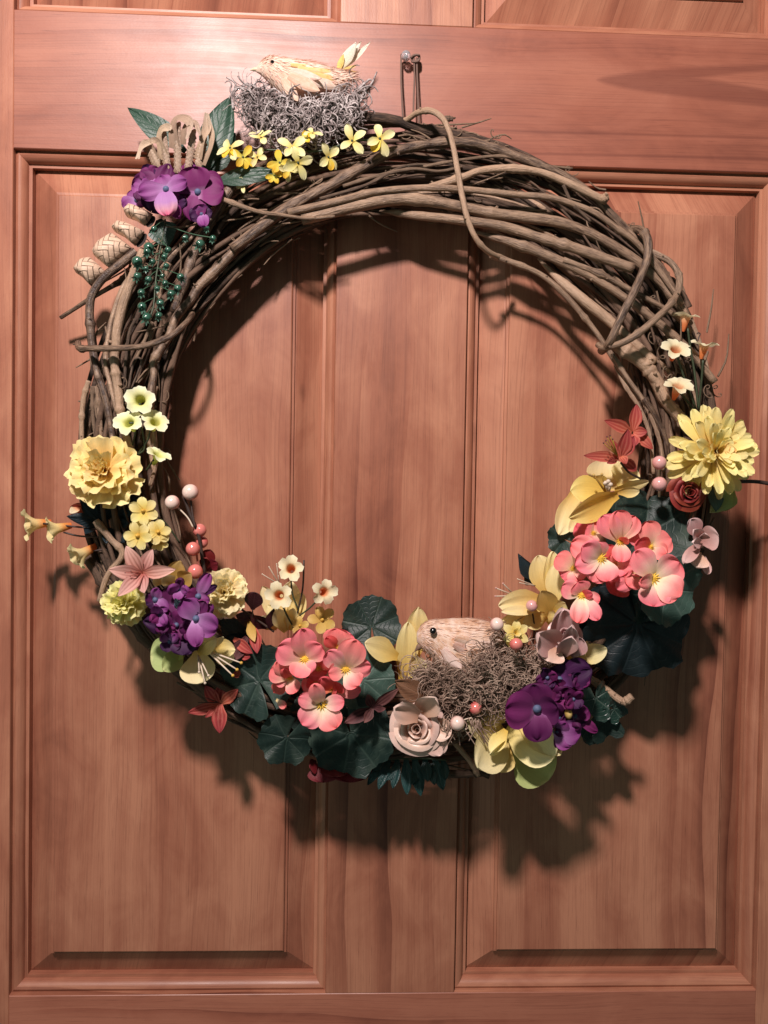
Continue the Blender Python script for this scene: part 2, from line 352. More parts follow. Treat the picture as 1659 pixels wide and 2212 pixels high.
M['gera2'] = petal_mat('geranium_silk_pale', [(0, (.86, .65, .26)), (.24, (.92, .77, .52)), (.46, (.93, .58, .48)), (.68, (.93, .32, .33)), (1, (.90, .20, .23))], trans=.2)
M['gerad'] = petal_mat('geranium_silk_deep', [(0, (.80, .30, .14)), (.5, (.80, .14, .11)), (1, (.78, .12, .13))], trans=.25)
M['eye'] = plain('flower_eye', (.85, .60, .10), c2=(.75, .45, .05))
M['gleaf'] = leaf_mat('geranium_leaf', (.012, .027, .022), (.045, .075, .058), (.060, .088, .066), mot=.7)
M['gleaf_pale'] = leaf_mat('geranium_leaf_pale', (.050, .095, .075), (.13, .19, .16), (.10, .15, .12))
M['gleaf_navy'] = leaf_mat('geranium_leaf_blue', (.008, .016, .019), (.028, .044, .048), (.030, .046, .050), k=9, mot=.7)
M['leaf'] = leaf_mat('silk_leaf', (.018, .048, .030), (.09, .15, .11), (.045, .085, .055), 'long', mot=.3, rough=.4)
M['leaf_blue'] = leaf_mat('silk_leaf_blue', (.008, .018, .024), (.02, .035, .04), (.02, .05, .075), 'long', mot=.3, rough=.4)
M['ivy'] = leaf_mat('ivy_leaf', (.012, .032, .024), (.12, .16, .13), (.10, .14, .12), k=5, rough=.25, spec=.6, mot=.6)
M['fern'] = leaf_mat('fern_leaf', (.010, .042, .040), (.04, .10, .095), (.03, .08, .08), 'long', rough=.35, spec=.5)
M['burg'] = leaf_mat('burgundy_leaf', (.045, .008, .012), (.10, .03, .035), (.07, .015, .02), 'long', rough=.3, spec=.5)
M['tanleaf'] = leaf_mat('tan_leaf', (.20, .10, .055), (.28, .16, .10), (.28, .15, .09), 'long', rough=.5)
M['purp'] = petal_mat('hydrangea_purple', [(0, (.38, .15, .36)), (.3, (.16, .026, .115)), (.7, (.095, .009, .070)), (1, (.065, .006, .050))], trans=.15, var=.35)
M['purp_l'] = petal_mat('hydrangea_lilac', [(0, (.56, .32, .58)), (.4, (.38, .14, .36)), (.8, (.25, .05, .22)), (1, (.17, .026, .145))], trans=.2, var=.2)
M['purp_m'] = petal_mat('hydrangea_magenta', [(0, (.44, .22, .38)), (.25, (.22, .035, .15)), (1, (.14, .011, .09))], trans=.2, var=.2)
M['purp_d'] = petal_mat('hydrangea_deep', [(0, (.18, .05, .20)), (.3, (.060, .010, .062)), (1, (.034, .006, .042))], trans=.1, var=.2)
M['purp_t'] = petal_mat('hydrangea_pink_tip', [(0, (.38, .16, .40)), (.55, (.42, .20, .44)), (.8, (.58, .28, .36)), (1, (.62, .12, .24))], trans=.2)
M['bead'] = plain('blue_bead', (.10, .13, .22), c2=(.06, .08, .15), rough=.6)
M['carn'] = petal_mat('carnation_yellow', [(0, (.82, .48, .14)), (.5, (.90, .66, .25)), (1, (.94, .80, .40))], trans=.3, veins=.10, bump=.3)
M['carn_g'] = petal_mat('carnation_lime', [(0, (.60, .50, .08)), (.5, (.80, .72, .19)), (1, (.90, .86, .42))], trans=.3, veins=.10, bump=.3)
M['carn_c'] = petal_mat('carnation_cream', [(0, (.72, .46, .15)), (.5, (.86, .68, .32)), (1, (.92, .84, .52))], trans=.3, veins=.10, bump=.3)
M['zin'] = petal_mat('zinnia_yellow', [(0, (.88, .40, .14)), (.25, (.86, .62, .22)), (.6, (.91, .76, .28)), (1, (.93, .83, .38))], trans=.25, var=.1, veins=.15)
M['zin_o'] = petal_mat('zinnia_heart', [(0, (.85, .16, .06)), (.5, (.88, .38, .14)), (1, (.88, .60, .22))], trans=.25)
M['orch'] = petal_mat('orchid_yellow', [(0, (.70, .44, .08)), (.4, (.84, .64, .22)), (.8, (.91, .77, .36)), (1, (.93, .82, .46))], trans=.25, veins=.2)
M['orch_p'] = petal_mat('orchid_pale', [(0, (.82, .60, .18)), (.5, (.92, .78, .38)), (1, (.94, .84, .50))], trans=.3)
M['orch_o'] = petal_mat('orchid_gold', [(0, (.74, .46, .08)), (.6, (.86, .62, .16)), (1, (.88, .75, .30))], trans=.3)
M['orch_g'] = petal_mat('orchid_green', [(0, (.55, .55, .14)), (.4, (.38, .46, .16)), (.9, (.42, .50, .20)), (1, (.66, .68, .32))], trans=.25)
M['fors'] = petal_mat('forsythia', [(0, (.80, .58, .10)), (.4, (.89, .80, .34)), (1, (.92, .86, .50))], trans=.3, var=.1)
M['fors_o'] = petal_mat('forsythia_gold', [(0, (.72, .66, .14)), (.5, (.84, .62, .08)), (1, (.84, .48, .03))], trans=.3)
M['must'] = petal_mat('mustard_petal', [(0, (.50, .30, .06)), (.6, (.62, .40, .11)), (1, (.70, .50, .20))], trans=.25)
M['lily_p'] = petal_mat('lily_pink', [(0, (.52, .15, .11)), (.4, (.68, .34, .29)), (1, (.74, .45, .39))], stripes=(.30, .09, .075), stripe_n=20, trans=.2)
M['lily_r'] = petal_mat('lily_red', [(0, (.52, .10, .055)), (.5, (.38, .055, .045)), (1, (.27, .030, .035))], stripes=(.62, .20, .14), stripe_n=18, trans=.2)
M['lily_d'] = petal_mat('lily_dark', [(0, (.05, .014, .016)), (.6, (.07, .022, .023)), (1, (.22, .09, .085))], stripes=(.15, .06, .06), stripe_n=18, trans=.1)
M['rose'] = petal_mat('rose_satin', [(0, (.48, .26, .17)), (.6, (.68, .43, .33)), (1, (.76, .55, .47))], trans=.12, rough=.34, spec=.5, bump=.1, sheen=.15)
M['rose_m'] = petal_mat('rose_mauve', [(0, (.36, .16, .14)), (.6, (.55, .31, .29)), (1, (.66, .45, .43))], trans=.12, rough=.34, spec=.5, bump=.1, sheen=.15)
M['rose_r'] = petal_mat('rose_red', [(0, (.05, .005, .005)), (.7, (.12, .010, .010)), (1, (.32, .050, .035))], trans=.15, rough=.45)
M['rose_dk'] = petal_mat('rose_dark', [(0, (.10, .010, .012)), (.7, (.16, .015, .018)), (1, (.20, .03, .035))], trans=.15, rough=.45)
M['trum'] = petal_mat('trumpet_cream', [(0, (.75, .20, .06)), (.30, (.80, .28, .10)), (.50, (.88, .50, .26)), (.66, (.90, .78, .48)), (1, (.90, .85, .60))], trans=.35, mott=.08)
M['trum_b'] = petal_mat('trumpet_bell', [(0, (.80, .20, .04)), (.30, (.86, .38, .10)), (.55, (.90, .70, .30)), (1, (.92, .84, .46))], trans=.35, mott=.08)
M['trum_g'] = petal_mat('trumpet_lime', [(0, (.50, .55, .10)), (.5, (.72, .72, .22)), (.75, (.88, .88, .46)), (1, (.92, .92, .66))], trans=.3, mott=.08)
M['star'] = petal_mat('freesia_yellow', [(0, (.74, .50, .07)), (.5, (.86, .70, .24)), (1, (.90, .80, .40))], trans=.3)
M['stem'] = plain('green_stem', (.05, .07, .035), c2=(.03, .04, .02))
M['wire'] = plain('brown_wire_stem', (.06, .035, .028), c2=(.03, .018, .015))
M['stamen'] = plain('pale_stamen', (.78, .68, .52), c2=(.66, .5, .4), trans=.2)
M['gold'] = plain('stamen_tip', (.75, .45, .08))
M['black'] = plain('black_bead', (.004, .004, .005), rough=.12, spec=.7, bump=0)
M['calyx'] = plain('green_calyx', (.10, .20, .14), c2=(.03, .09, .06), rough=.3, spec=.6)
M['raff'] = petal_mat('raffia', [(0, (.32, .22, .15)), (.5, (.54, .38, .27)), (1, (.68, .52, .40))], trans=.12, veins=.4, bump=.6, var=.3)
def moss_mat(name, stops):
    q = NT(name); uvv, u, v = q.uv(); n1 = q.noise(q.obj(), 170., 3., .7); n2 = q.noise(q.obj(), 40., 2.); n3 = q.noise(q.xyz(u, q.math('MULTIPLY', v, 90.)), 1., 2.)
    f = q.math('ADD', q.math('MULTIPLY', n1, .7), q.math('ADD', q.math('MULTIPLY', n2, .35), q.math('MULTIPLY', n3, .15)))
    return q.pbr(q.ramp(f, stops), .75, .3, q.bump(n1, .3, .0005))
M['moss1'] = moss_mat('grey_moss', [(.44, (.05, .036, .032)), (.57, (.26, .21, .20)), (.72, (.60, .53, .51))])
M['moss2'] = moss_mat('brown_moss', [(.42, (.07, .04, .03)), (.56, (.24, .155, .115)), (.72, (.48, .35, .27))])
M['core_hollow_shade'] = plain('moss_core', (.05, .038, .033), c2=(.02, .015, .013), rough=.9, nscale=500.)  # dark inside of the nests, also the shade painted into the pod openings
M['b1'] = petal_mat('cream_feather', [(0, (.82, .66, .48)), (.6, (.84, .62, .46)), (1, (.88, .76, .62))], veins=.6, bump=.4, var=.2, trans=.2)
M['b1pink'] = petal_mat('pink_feather', [(0, (.78, .50, .40)), (1, (.84, .58, .48))], veins=.6, bump=.4, var=.2, trans=.2)
M['b1yel'] = petal_mat('yellow_feather', [(0, (.78, .56, .20)), (.7, (.80, .58, .20)), (1, (.78, .48, .14))], veins=.6, bump=.4, var=.2, trans=.25)
M['b1white'] = petal_mat('white_feather', [(0, (.80, .66, .36)), (.5, (.88, .82, .66)), (1, (.90, .86, .74))], veins=.6, bump=.4, trans=.3)
def feather_mat(name, stops):
    q = NT(name); uvv, s_, t = q.uv(); ob = q.obj(); n1 = q.noise(ob, 110., 4., .65); fib = q.noise(q.xyz(q.math('MULTIPLY', s_, 22.), q.math('MULTIPLY', t, 1.5), n1), 1., 3.)
    f = q.math('ADD', q.math('MULTIPLY', n1, .75), q.math('ADD', q.math('MULTIPLY', fib, .35), q.math('MULTIPLY', q.math('SUBTRACT', q.rand(), .5), .2)))
    return q.pbr(q.ramp(f, stops), .7, .15, q.bump(fib, .3, .0006), .18, Sheen_Weight=.25)
M['b2'] = feather_mat('brown_feather', [(.40, (.40, .15, .06)), (.54, (.66, .40, .26)), (.68, (.84, .64, .52))])
M['b2p'] = feather_mat('rosy_feather', [(.38, (.52, .27, .19)), (.53, (.72, .48, .40)), (.70, (.86, .68, .60))])
M['f1'] = feather_mat('cream_plumage', [(.40, (.70, .44, .31)), (.54, (.80, .57, .44)), (.68, (.87, .72, .60))])
M['f1pink'] = feather_mat('pink_plumage', [(.38, (.70, .40, .32)), (.54, (.80, .54, .44)), (.70, (.86, .68, .58))])
M['f1yel'] = feather_mat('yellow_plumage', [(.38, (.70, .44, .14)), (.54, (.80, .58, .24)), (.70, (.84, .68, .42))])
def berry_mat(name, top, bot, pos=(.35, .72)):
    q = NT(name); uvv, u, v = q.uv(); n1 = q.noise(q.obj(), 120., 3.)
    f = q.math('ADD', v, q.math('MULTIPLY', q.math('SUBTRACT', n1, .5), .3)); c = q.ramp(f, [(pos[0], bot), (pos[1], top)])
    return q.pbr(c, .22, .5, q.bump(q.noise(q.obj(), 700., 2.), .08, .0005), 0., Coat_Weight=.5, Coat_Roughness=.08)
M['berry'] = berry_mat('berry_cream_red', (.78, .58, .50), (.55, .09, .07))
M['berry_p'] = berry_mat('berry_pink', (.66, .34, .32), (.62, .22, .20))
M['berry_r'] = berry_mat('berry_red', (.66, .20, .17), (.45, .03, .035))
M['berry_g'] = berry_mat('berry_green', (.035, .105, .070), (.015, .05, .032))
# straw weave
def straw_mat():
    q = NT('woven_straw'); uvv, u, v = q.uv()
    wv = q.noise(q.obj(), 45., 2.); wv = q.math('MULTIPLY', q.math('SUBTRACT', wv, .5), .5)
    x = q.math('ADD', q.math('MULTIPLY', u, 4.6), wv); y = q.math('ADD', q.math('MULTIPLY', v, 4.6), wv)
    T = q.math('GREATER_THAN', q.math('MODULO', q.math('ADD', q.math('ADD', q.math('FLOOR', x), q.math('FLOOR', y)), 400.), 4.), 1.5)
    def edge(t): return q.math('SUBTRACT', 1., q.math('MULTIPLY', q.math('MINIMUM', q.math('FRACT', t), q.math('SUBTRACT', 1., q.math('FRACT', t))), 7.), clamp=True)
    ex, ey = edge(x), edge(y); g = q.math('ADD', q.math('MULTIPLY', T, ex), q.math('MULTIPLY', q.math('SUBTRACT', 1., T), ey))
    nz = q.noise(q.obj(), 260., 3.)
    c = q.mix(nz, (.72, .53, .39), (.55, .37, .26)); c = q.mix(q.math('MULTIPLY', T, .22), c, (.40, .26, .18)); c = q.mix(q.math('MULTIPLY', g, .62), c, (.20, .12, .08))
    return q.pbr(c, .5, .35, q.bump(q.math('SUBTRACT', q.math('MULTIPLY', nz, .5), g), .8, .0012))
M['straw'] = straw_mat()
def glass_mat():
    q = NT('clear_plastic'); return q.pbr((.9, .86, .9), .06, .5, Transmission_Weight=.75, IOR=1.45)
M['pin'] = glass_mat()
M['metal'] = plain('pin_metal', (.5, .48, .45), rough=.3, Metallic=1.0)
M['string'] = plain('jute_string', (.20, .12, .09), c2=(.09, .055, .045), rough=.8, nscale=1500.)
# ------------------------------------------------------------------ the door
XV = (-.2945, -.0184, .0962, .3712); ZH = (.4044, .2880, -.4450)
door = thing('door', 'reddish stained pine panel door behind the wreath', 'door', (0.04, 0, -.5))
def board(name, x0, x1, z0, z1, along, mat):
    c = .0006; V = [(x0, c, z0), (x1, c, z0), (x1, c, z1), (x0, c, z1), (x0 + c, 0, z0 + c), (x1 - c, 0, z0 + c), (x1 - c, 0, z1 - c), (x0 + c, 0, z1 - c)]
    V += [(x0, .035, z0), (x1, .035, z0), (x1, .035, z1), (x0, .035, z1)]
    F = [(4, 5, 6, 7)] + [(i, (i + 1) % 4, 4 + (i + 1) % 4, 4 + i) for i in range(4)] + [(8 + i, 8 + (i + 1) % 4, (i + 1) % 4, i) for i in range(4)] + [(11, 10, 9, 8)]
    U = [((v[2], v[0] + v[1]) if along == 'z' else (v[0], v[2] + v[1])) for v in V]
    mb = MB(); mb.put(V, F, U); return mb.build(name, mat, door, smooth=False)
board('stile', -.62, XV[0], -.75, .75, 'z', M['wood']); board('stile', XV[3], .70, -.75, .75, 'z', M['wood'])
board('mullion', XV[1], XV[2], ZH[2], ZH[1], 'z', M['wood']); board('mullion', XV[1], XV[2], ZH[0], .75, 'z', M['wood'])
board('rail', XV[0], XV[3], ZH[1], ZH[0], 'x', M['wood_rail']); board('rail', XV[0], XV[3], -.75, ZH[2], 'x', M['wood_rail'])
MOULD = [(0.0, .0004), (.0003, .0056), (.0012, .0050), (.0028, .0043), (.0044, .0049), (.0060, .0061), (.0074, .0078), (.0084, .0098), (.0088, .0118), (.0116, .0118), (.0118, .0190)]
PANEL = [(.0112, .0200), (.0121, .0182), (.0338, .0066), (.0350, .0064), (.0353, .0040), (.0374, .0038), (.0377, .0014), (.0386, .0008)]
def opening(x0, x1, z0, z1):
    mb = MB(); V = []; F = []; U = []
    for o, y in PANEL: V += [(x0 + o, y, z0 + o), (x1 - o, y, z0 + o), (x1 - o, y, z1 - o), (x0 + o, y, z1 - o)]
    for r in range(len(PANEL) - 1):
        for i in range(4): j = (i + 1) % 4; F.append((r * 4 + i, r * 4 + j, r * 4 + 4 + j, r * 4 + 4 + i))
    e = (len(PANEL) - 1) * 4; F.append((e, e + 1, e + 2, e + 3))
    mb.put(V, F, [(v[2], v[0] + v[1] * .5) for v in V]); mb.build('panel', M['wood'], door, smooth=False)
    for side in range(4):
        mb = MB(); V = []; U = []; F = []
        for o, y in MOULD:
            c = [(x0 + o, y, z0 + o), (x1 - o, y, z0 + o), (x1 - o, y, z1 - o), (x0 + o, y, z1 - o)]
            a, b = c[side], c[(side + 1) % 4]; ax = 0 if side % 2 == 0 else 2
            V += [a, b]; U += [(a[ax], o + y), (b[ax], o + y)]
        for r in range(len(MOULD) - 1): F.append((2 * r, 2 * r + 1, 2 * r + 3, 2 * r + 2))
        mb.put(V, F, U); mb.build('moulding', M['wood'], door, smooth=True, sharp=32)
opening(XV[0], XV[1], ZH[2], ZH[1]); opening(XV[2], XV[3], ZH[2], ZH[1])
opening(XV[0], XV[1], ZH[0], .75); opening(XV[2], XV[3], ZH[0], .75)
#@@ hanger
pin = thing('push_pin', 'clear round push pin stuck in the top rail', 'push pin', W(Z1(1590, 150), 0))
c = W(Z1(1588, 138), .016)
ballobj('knob', c, S(26 * Z1.k, .016), M['pin'], pin, (0, 0, 1), (1, 1.1, .9), 18, 12)
tubeobj('needle', [c, (c[0] - .0005, -.0002, c[2])], .0012, M['metal'], pin, 8, 6)
hang = thing('hanging_string', 'brown string loops hanging from the clear push pin', 'string', W(Z1(1600, 160), .01))
hs = [(1562, 150), (1561, 260), (1566, 370), (1572, 500)]
tubeobj('string', [W(Z1(1600, 128), .012)] + [W(Z1(1568, 128), .012)] + [W(Z1(*p), .010 + .012 * i / 3) for i, p in enumerate(hs)], .0008, M['string'], hang, 5, 20)
tubeobj('string', [W(Z1(*p), .012 + .004 * i) for i, p in enumerate([(1632, 150), (1634, 260), (1630, 360), (1628, 470)])], .0008, M['string'], hang, 5, 14)
tubeobj('string', [W(Z1(*p), .011 + .004 * i) for i, p in enumerate([(1646, 150), (1650, 280), (1654, 400), (1660, 520)])], .0008, M['string'], hang, 5, 14)
mb = MB()
for k in range(4):
    q = [W(Z1(1640 + 22 * math.cos(a + k), 152 + 20 * math.sin(a + k * .8)), .012 + .003 * math.sin(a * 2 + k)) for a in np.linspace(0, 6.3, 14)]
    tube(mb, q, .0009, 5)
mb.build('knot', M['string'], hang)
#@@ wreath
wreath = thing('grapevine_wreath', 'round brown grapevine wreath hanging on the pine door', 'wreath', W((868, 965), .03))
WC = (868, 968)
def vine(pts, diam, h0, h1=None, mat='vine', name='vine', n=9, knots=3, hs=None, taper=.75, tip=0):
    m = len(pts)
    if hs is None: hs = np.linspace(h0, h1 if h1 is not None else h0, m)
    P = spl([W(p, h) for p, h in zip(pts, hs)], max(18, m * 7)); R0 = S(diam / 2, float(np.mean(hs))) * .90; k = len(P)
    R = R0 * np.linspace(1.0, taper, k) * (1 + .045 * np.sin(np.linspace(0, 17, k) + RND.rand() * 6))
    x = np.arange(k)
    for _ in range(knots):
        R *= 1 + random.uniform(.18, .38) * np.exp(-((x - random.uniform(2, k - 3)) / .9) ** 2)
    P += (RND.rand(k, 3) - .5) * R0 * .05
    if tip: R *= np.clip(np.linspace(tip, tip + 5, k), 0, 1)
    mb = MB(); tube(mb, P, R, n, True, .035)
    for _ in range(max(1, knots - 1)):                       # bud stubs
        i = random.randint(2, k - 3); d = Vector((random.uniform(-1, 1), -abs(random.uniform(.2, 1)), random.uniform(-1, 1))).normalized()
        a = P[i] + np.array(d) * R[i] * .7; tube(mb, [a, a + np.array(d) * R0 * random.uniform(.5, 1.0)], [R0 * .40, R0 * .22], 6)
    return mb.build(name, M[mat], wreath)
def zp(z, L): return [z(*p) for p in L]
# traced vines, upper right
k3 = Z3.k
vine(zp(Z1, [(640, 1190), (920, 985), (1180, 840), (1450, 690)]) + zp(Z3, [(230, 490), (400, 458), (550, 455), (650, 480), (780, 525), (960, 600), (1090, 690), (1210, 810), (1345, 950), (1450, 1120), (1510, 1250)]), 27, .070, .060, knots=5)
vine(zp(Z3, [(-60, 360), (100, 348), (230, 360), (330, 395), (480, 425), (620, 455), (760, 510)]), 28, .050, .045, 'vine_dark_shaded')
vine(zp(Z3, [(380, 650), (520, 607), (600, 578), (720, 568), (850, 582), (950, 618), (1060, 670), (1150, 712)]), 18, .075, .072, taper=1.1)
vine(zp(Z3, [(1130, 700), (1155, 690)]), 24, .075, .077, knots=1)
vine(zp(Z3, [(350, 560), (520, 530), (700, 515), (850, 550), (1000, 568)]), 8, .066, .066, 'twig')
vine(zp(Z3, [(-240, 760), (0, 705), (150, 668), (380, 652), (560, 662), (760, 682), (900, 694), (1000, 722), (1100, 762), (1200, 832), (1290, 902), (1390, 1030), (1480, 1160)]), 18, .078, .070)
vine(zp(Z3, [(-180, 790), (130, 716), (300, 702), (480, 728), (640, 762), (800, 782), (950, 805), (1080, 852), (1180, 905), (1290, 980), (1400, 1080), (1500, 1210)]), 30, .070, .062)
vine(zp(Z3, [(160, 752), (300, 770), (500, 792), (700, 822), (850, 867), (1000, 912), (1130, 957), (1265, 1005)]), 22, 0, hs=[.045, .058, .068, .07, .072, .073, .074, .075], taper=1.2, tip=.2)
vine(zp(Z3, [(560, 840), (740, 892), (900, 952), (1050, 1022), (1200, 1112), (1350, 1222), (1500, 1350), (1620, 1500)]), 24, 0, hs=[.052, .064, .068, .068, .068, .067, .066, .066], tip=.3)
vine(zp(Z3, [(640, 945), (780, 992), (880, 1042), (970, 1122), (1040, 1202), (1110, 1290), (1180, 1400)]) + zp(Y4, [(20, 900), (110, 1030), (200, 1180)]), 15, .060, .058)
vine(zp(Z3, [(850, 960), (940, 1050), (1050, 1142), (1150, 1222), (1250, 1312), (1340, 1400)]) + zp(Y4, [(260, 800), (400, 1010), (480, 1180)]), 27, 0, hs=[.045, .055, .062, .064, .066, .066, .066, .066, .066], tip=.2)
vine(zp(Z3, [(960, 965), (1130, 1032), (1280, 1112), (1420, 1190), (1520, 1280)]), 15, .073, .066)
vine(zp(Z3, [(0, 645), (150, 600), (300, 570), (420, 580), (520, 560)]), 9, .068, .064, 'twig')
vine(zp(Z3, [(-100, 700), (100, 640), (260, 560), (400, 550)]), 8, .070, .064, 'twig')
vine(zp(Z3, [(960, 640), (1000, 720), (1080, 800)]), 9, .078, .07, 'twig')
wa = dict(name='wrapping_vine', n=10, taper=.95)
vine(zp(Z3, [(240, 370), (285, 352), (325, 325), (380, 317), (430, 345), (460, 400), (482, 480), (502, 590), (522, 700), (547, 800), (585, 880), (640, 935), (712, 965)]), 14.5, 0, hs=[.045, .055, .068, .08, .088, .092, .093, .093, .092, .09, .085, .072, .05], **wa)
vine(zp(Z3, [(445, 350), (480, 352)]), 15, .088, .09, name='wrapping_vine', knots=1)
vine(zp(NR, [(430, 20), (540, 10), (630, 70), (670, 200), (660, 380), (600, 560), (500, 800), (380, 1030), (270, 1260), (160, 1500), (60, 1600)]), 21, 0, hs=[.055, .07, .083, .088, .089, .09, .09, .09, .088, .082, .06], **wa)
vine(zp(NR, [(640, 280), (800, 350), (960, 440), (1060, 580), (1080, 720), (1040, 870), (930, 1020), (780, 1170), (580, 1340), (360, 1480), (100, 1560), (20, 1520)]), 17, 0, hs=[.06, .066, .072, .078, .083, .086, .09, .092, .092, .088, .075, .06], **wa)
vine(zp(NR, [(1160, 1050), (1060, 860), (760, 560), (600, 330), (380, 100), (200, -60)]), 33, .045, .05, 'vine_dark_shaded')
# right arc
vine(zp(Y4, [(-120, 480), (0, 610), (150, 715), (300, 860), (400, 1020), (450, 1150), (540, 1270), (640, 1380), (740, 1520)]), 36, .066, .060)
vine(zp(Y4, [(-180, 560), (-90, 700), (20, 880), (110, 1010), (230, 1180), (330, 1400), (400, 1600), (430, 1760), (440, 1950)]), 12, .060, .072, tip=.2)
vine(zp(Y4, [(-90, 800), (40, 1030), (180, 1250), (280, 1480), (320, 1700), (340, 1980)]), 11, .054, .068, tip=.2)
vine(zp(Y4, [(240, 1160), (380, 1380), (470, 1600), (500, 1800)]), 14, .07, .066)
vine(zp(Y4, [(560, 350), (720, 560), (850, 800), (940, 1100), (1000, 1400), (1040, 1700)]), 25, .045, .045, 'vine_dark_shaded')
vine(zp(Y4, [(450, 480), (620, 760), (760, 1050), (860, 1350), (900, 1600)]), 18, .052, .05, 'vine_dark_shaded')
vine(zp(Y4, [(280, 660), (440, 800), (560, 930), (680, 1120), (780, 1350)]), 12, .062, .06)
# left arc
vine(zp(Z2, [(1760, 350), (1659, 440), (1300, 800), (1210, 890), (1140, 1000), (1030, 1130), (960, 1300)]) + zp(NL, [(1180, 560), (1180, 740), (1150, 920), (1120, 1150)]), 24, .062, .064)
vine(zp(Z2, [(1480, 60), (1390, 220), (1200, 550), (1090, 850), (1000, 1100)]), 27, .066, .062)
vine(zp(Z2, [(1560, 200), (1400, 380), (1250, 650), (1140, 900)]), 17, .058, .055, 'vine_dark_shaded')
vine(zp(Z2, [(760, 600), (655, 850), (585, 1050), (540, 1250)]) + zp(NL, [(690, 330), (665, 550), (690, 780), (720, 1000), (740, 1230), (800, 1500), (880, 1720)]), 33 * .75, .072, .066)
vine(zp(Z2, [(700, 760), (590, 900), (500, 1150)]) + zp(NL, [(600, 180), (560, 420), (555, 640), (600, 830), (640, 1000), (700, 1250)]), 14, .068, .066)
vine(zp(Z2, [(700, 600), (590, 690), (430, 820), (340, 950), (315, 1080), (325, 1250)]) + zp(NL, [(370, 350), (410, 560), (450, 760), (520, 960), (580, 1200), (630, 1500), (660, 1750)]), 22, .066, .064)
vine(zp(NL, [(330, 830), (265, 1050), (240, 1300), (240, 1600), (260, 1850)]), 13, .058, .054)
vine(zp(NL, [(380, 900), (380, 1100), (390, 1350), (430, 1600)]), 11, .056, .054, 'twig')
vine(zp(NL, [(440, 900), (470, 1250), (500, 1600)]), 13, .058, .056)
vine(zp(NL, [(1200, 900), (1140, 1150), (1110, 1500), (1150, 1800), (1190, 2000)]), 16, .06, .06)
vine(zp(NL, [(1180, 1480), (1200, 1800), (1190, 2000), (1130, 2200)]), 13, .062, .06)
vine(zp(NL, [(940, 20), (860, 200), (820, 500), (800, 850), (830, 940)]), 8, .070, .068, 'twig')
vine(zp(NL, [(850, 930), (900, 650), (960, 530), (1020, 560), (1000, 650), (890, 920)]), 6.5, .070, .07, 'twig')
vine(zp(NL, [(1160, 60), (1060, 300), (900, 640)]), 9, .064, .066, 'twig')
vine(zp(Z2, [(960, 700), (900, 900), (850, 1150), (800, 1390)]), 15, .058, .058)
vine(zp(Z2, [(1100, 900), (1000, 1050), (880, 1280), (850, 1440)]), 22, .054, .05, 'vine_dark_shaded')
vine(zp(Z2, [(80, 1142), (200, 1066), (300, 1000), (430, 925), (560, 845), (640, 760)]), 9.5, .026, .05, knots=2, taper=1.3)
vine(zp(NL, [(190, 330), (205, 405), (330, 405), (560, 405), (850, 395), (1060, 370), (1250, 310), (1420, 230), (1560, 110), (1660, 0), (1690, -60)]), 15, 0, hs=[.045, .07, .08, .084, .086, .086, .085, .083, .078, .068, .05], **wa)
# twig pointing right under the purple hydrangea
vine(zp(Z1, [(500, 880), (580, 915), (700, 960), (800, 990), (900, 1003), (1050, 1022), (1200, 1012)]), 14, .082, .078, taper=.5)
# lower parts that show between the flowers
vine(zp(Z5, [(40, 0), (130, 110), (200, 200), (110, 330), (60, 480)]), 17, .062, .06)
vine(zp(Z5, [(-20, 200), (120, 400), (250, 600), (420, 790), (600, 930), (800, 1020)]), 30, .030, .035, 'vine_dark_shaded')
vine(zp(Z5, [(820, 1180), (900, 1210), (960, 1240), (1040, 1270)]), 9, .045, .04)
vine(zp(Y3, [(690, 690), (800, 765), (890, 835), (930, 850), (975, 815)]), 17, .060, .07, taper=1.1)
vine(zp(Y1, [(380, 1480), (600, 1490), (720, 1480), (790, 1500)]), 20, .04, .04, 'vine_dark_shaded')
vine(zp(Y1, [(560, 1280), (660, 1400), (720, 1500)]), 14, .05, .045)
# inner filling of the ring, mostly dark to paint shade into the gaps
def ring_pt(th, rho, ph):
    rx = 607 + 97 * rho * math.cos(ph); return W((WC[0] + rx * math.cos(th), WC[1] - rx * math.sin(th)), .036 + .030 * rho * math.sin(ph))
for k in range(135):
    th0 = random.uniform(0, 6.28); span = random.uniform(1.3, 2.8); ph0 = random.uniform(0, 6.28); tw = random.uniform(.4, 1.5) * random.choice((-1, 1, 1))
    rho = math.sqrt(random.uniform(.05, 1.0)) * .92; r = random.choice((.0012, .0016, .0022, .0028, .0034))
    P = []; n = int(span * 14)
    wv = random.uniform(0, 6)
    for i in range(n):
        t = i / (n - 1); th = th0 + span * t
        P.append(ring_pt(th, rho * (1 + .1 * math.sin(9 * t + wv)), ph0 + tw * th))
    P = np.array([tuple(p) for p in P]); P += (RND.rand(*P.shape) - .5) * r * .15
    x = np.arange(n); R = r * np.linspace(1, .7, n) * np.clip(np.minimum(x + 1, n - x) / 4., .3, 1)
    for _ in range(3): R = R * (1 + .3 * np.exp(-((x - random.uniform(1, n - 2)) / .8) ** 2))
    mb = MB(); tube(mb, P, R, 7, True, .03); mb.build('vine', M['vine_dark_shaded' if k % 9 else 'vine'], wreath)
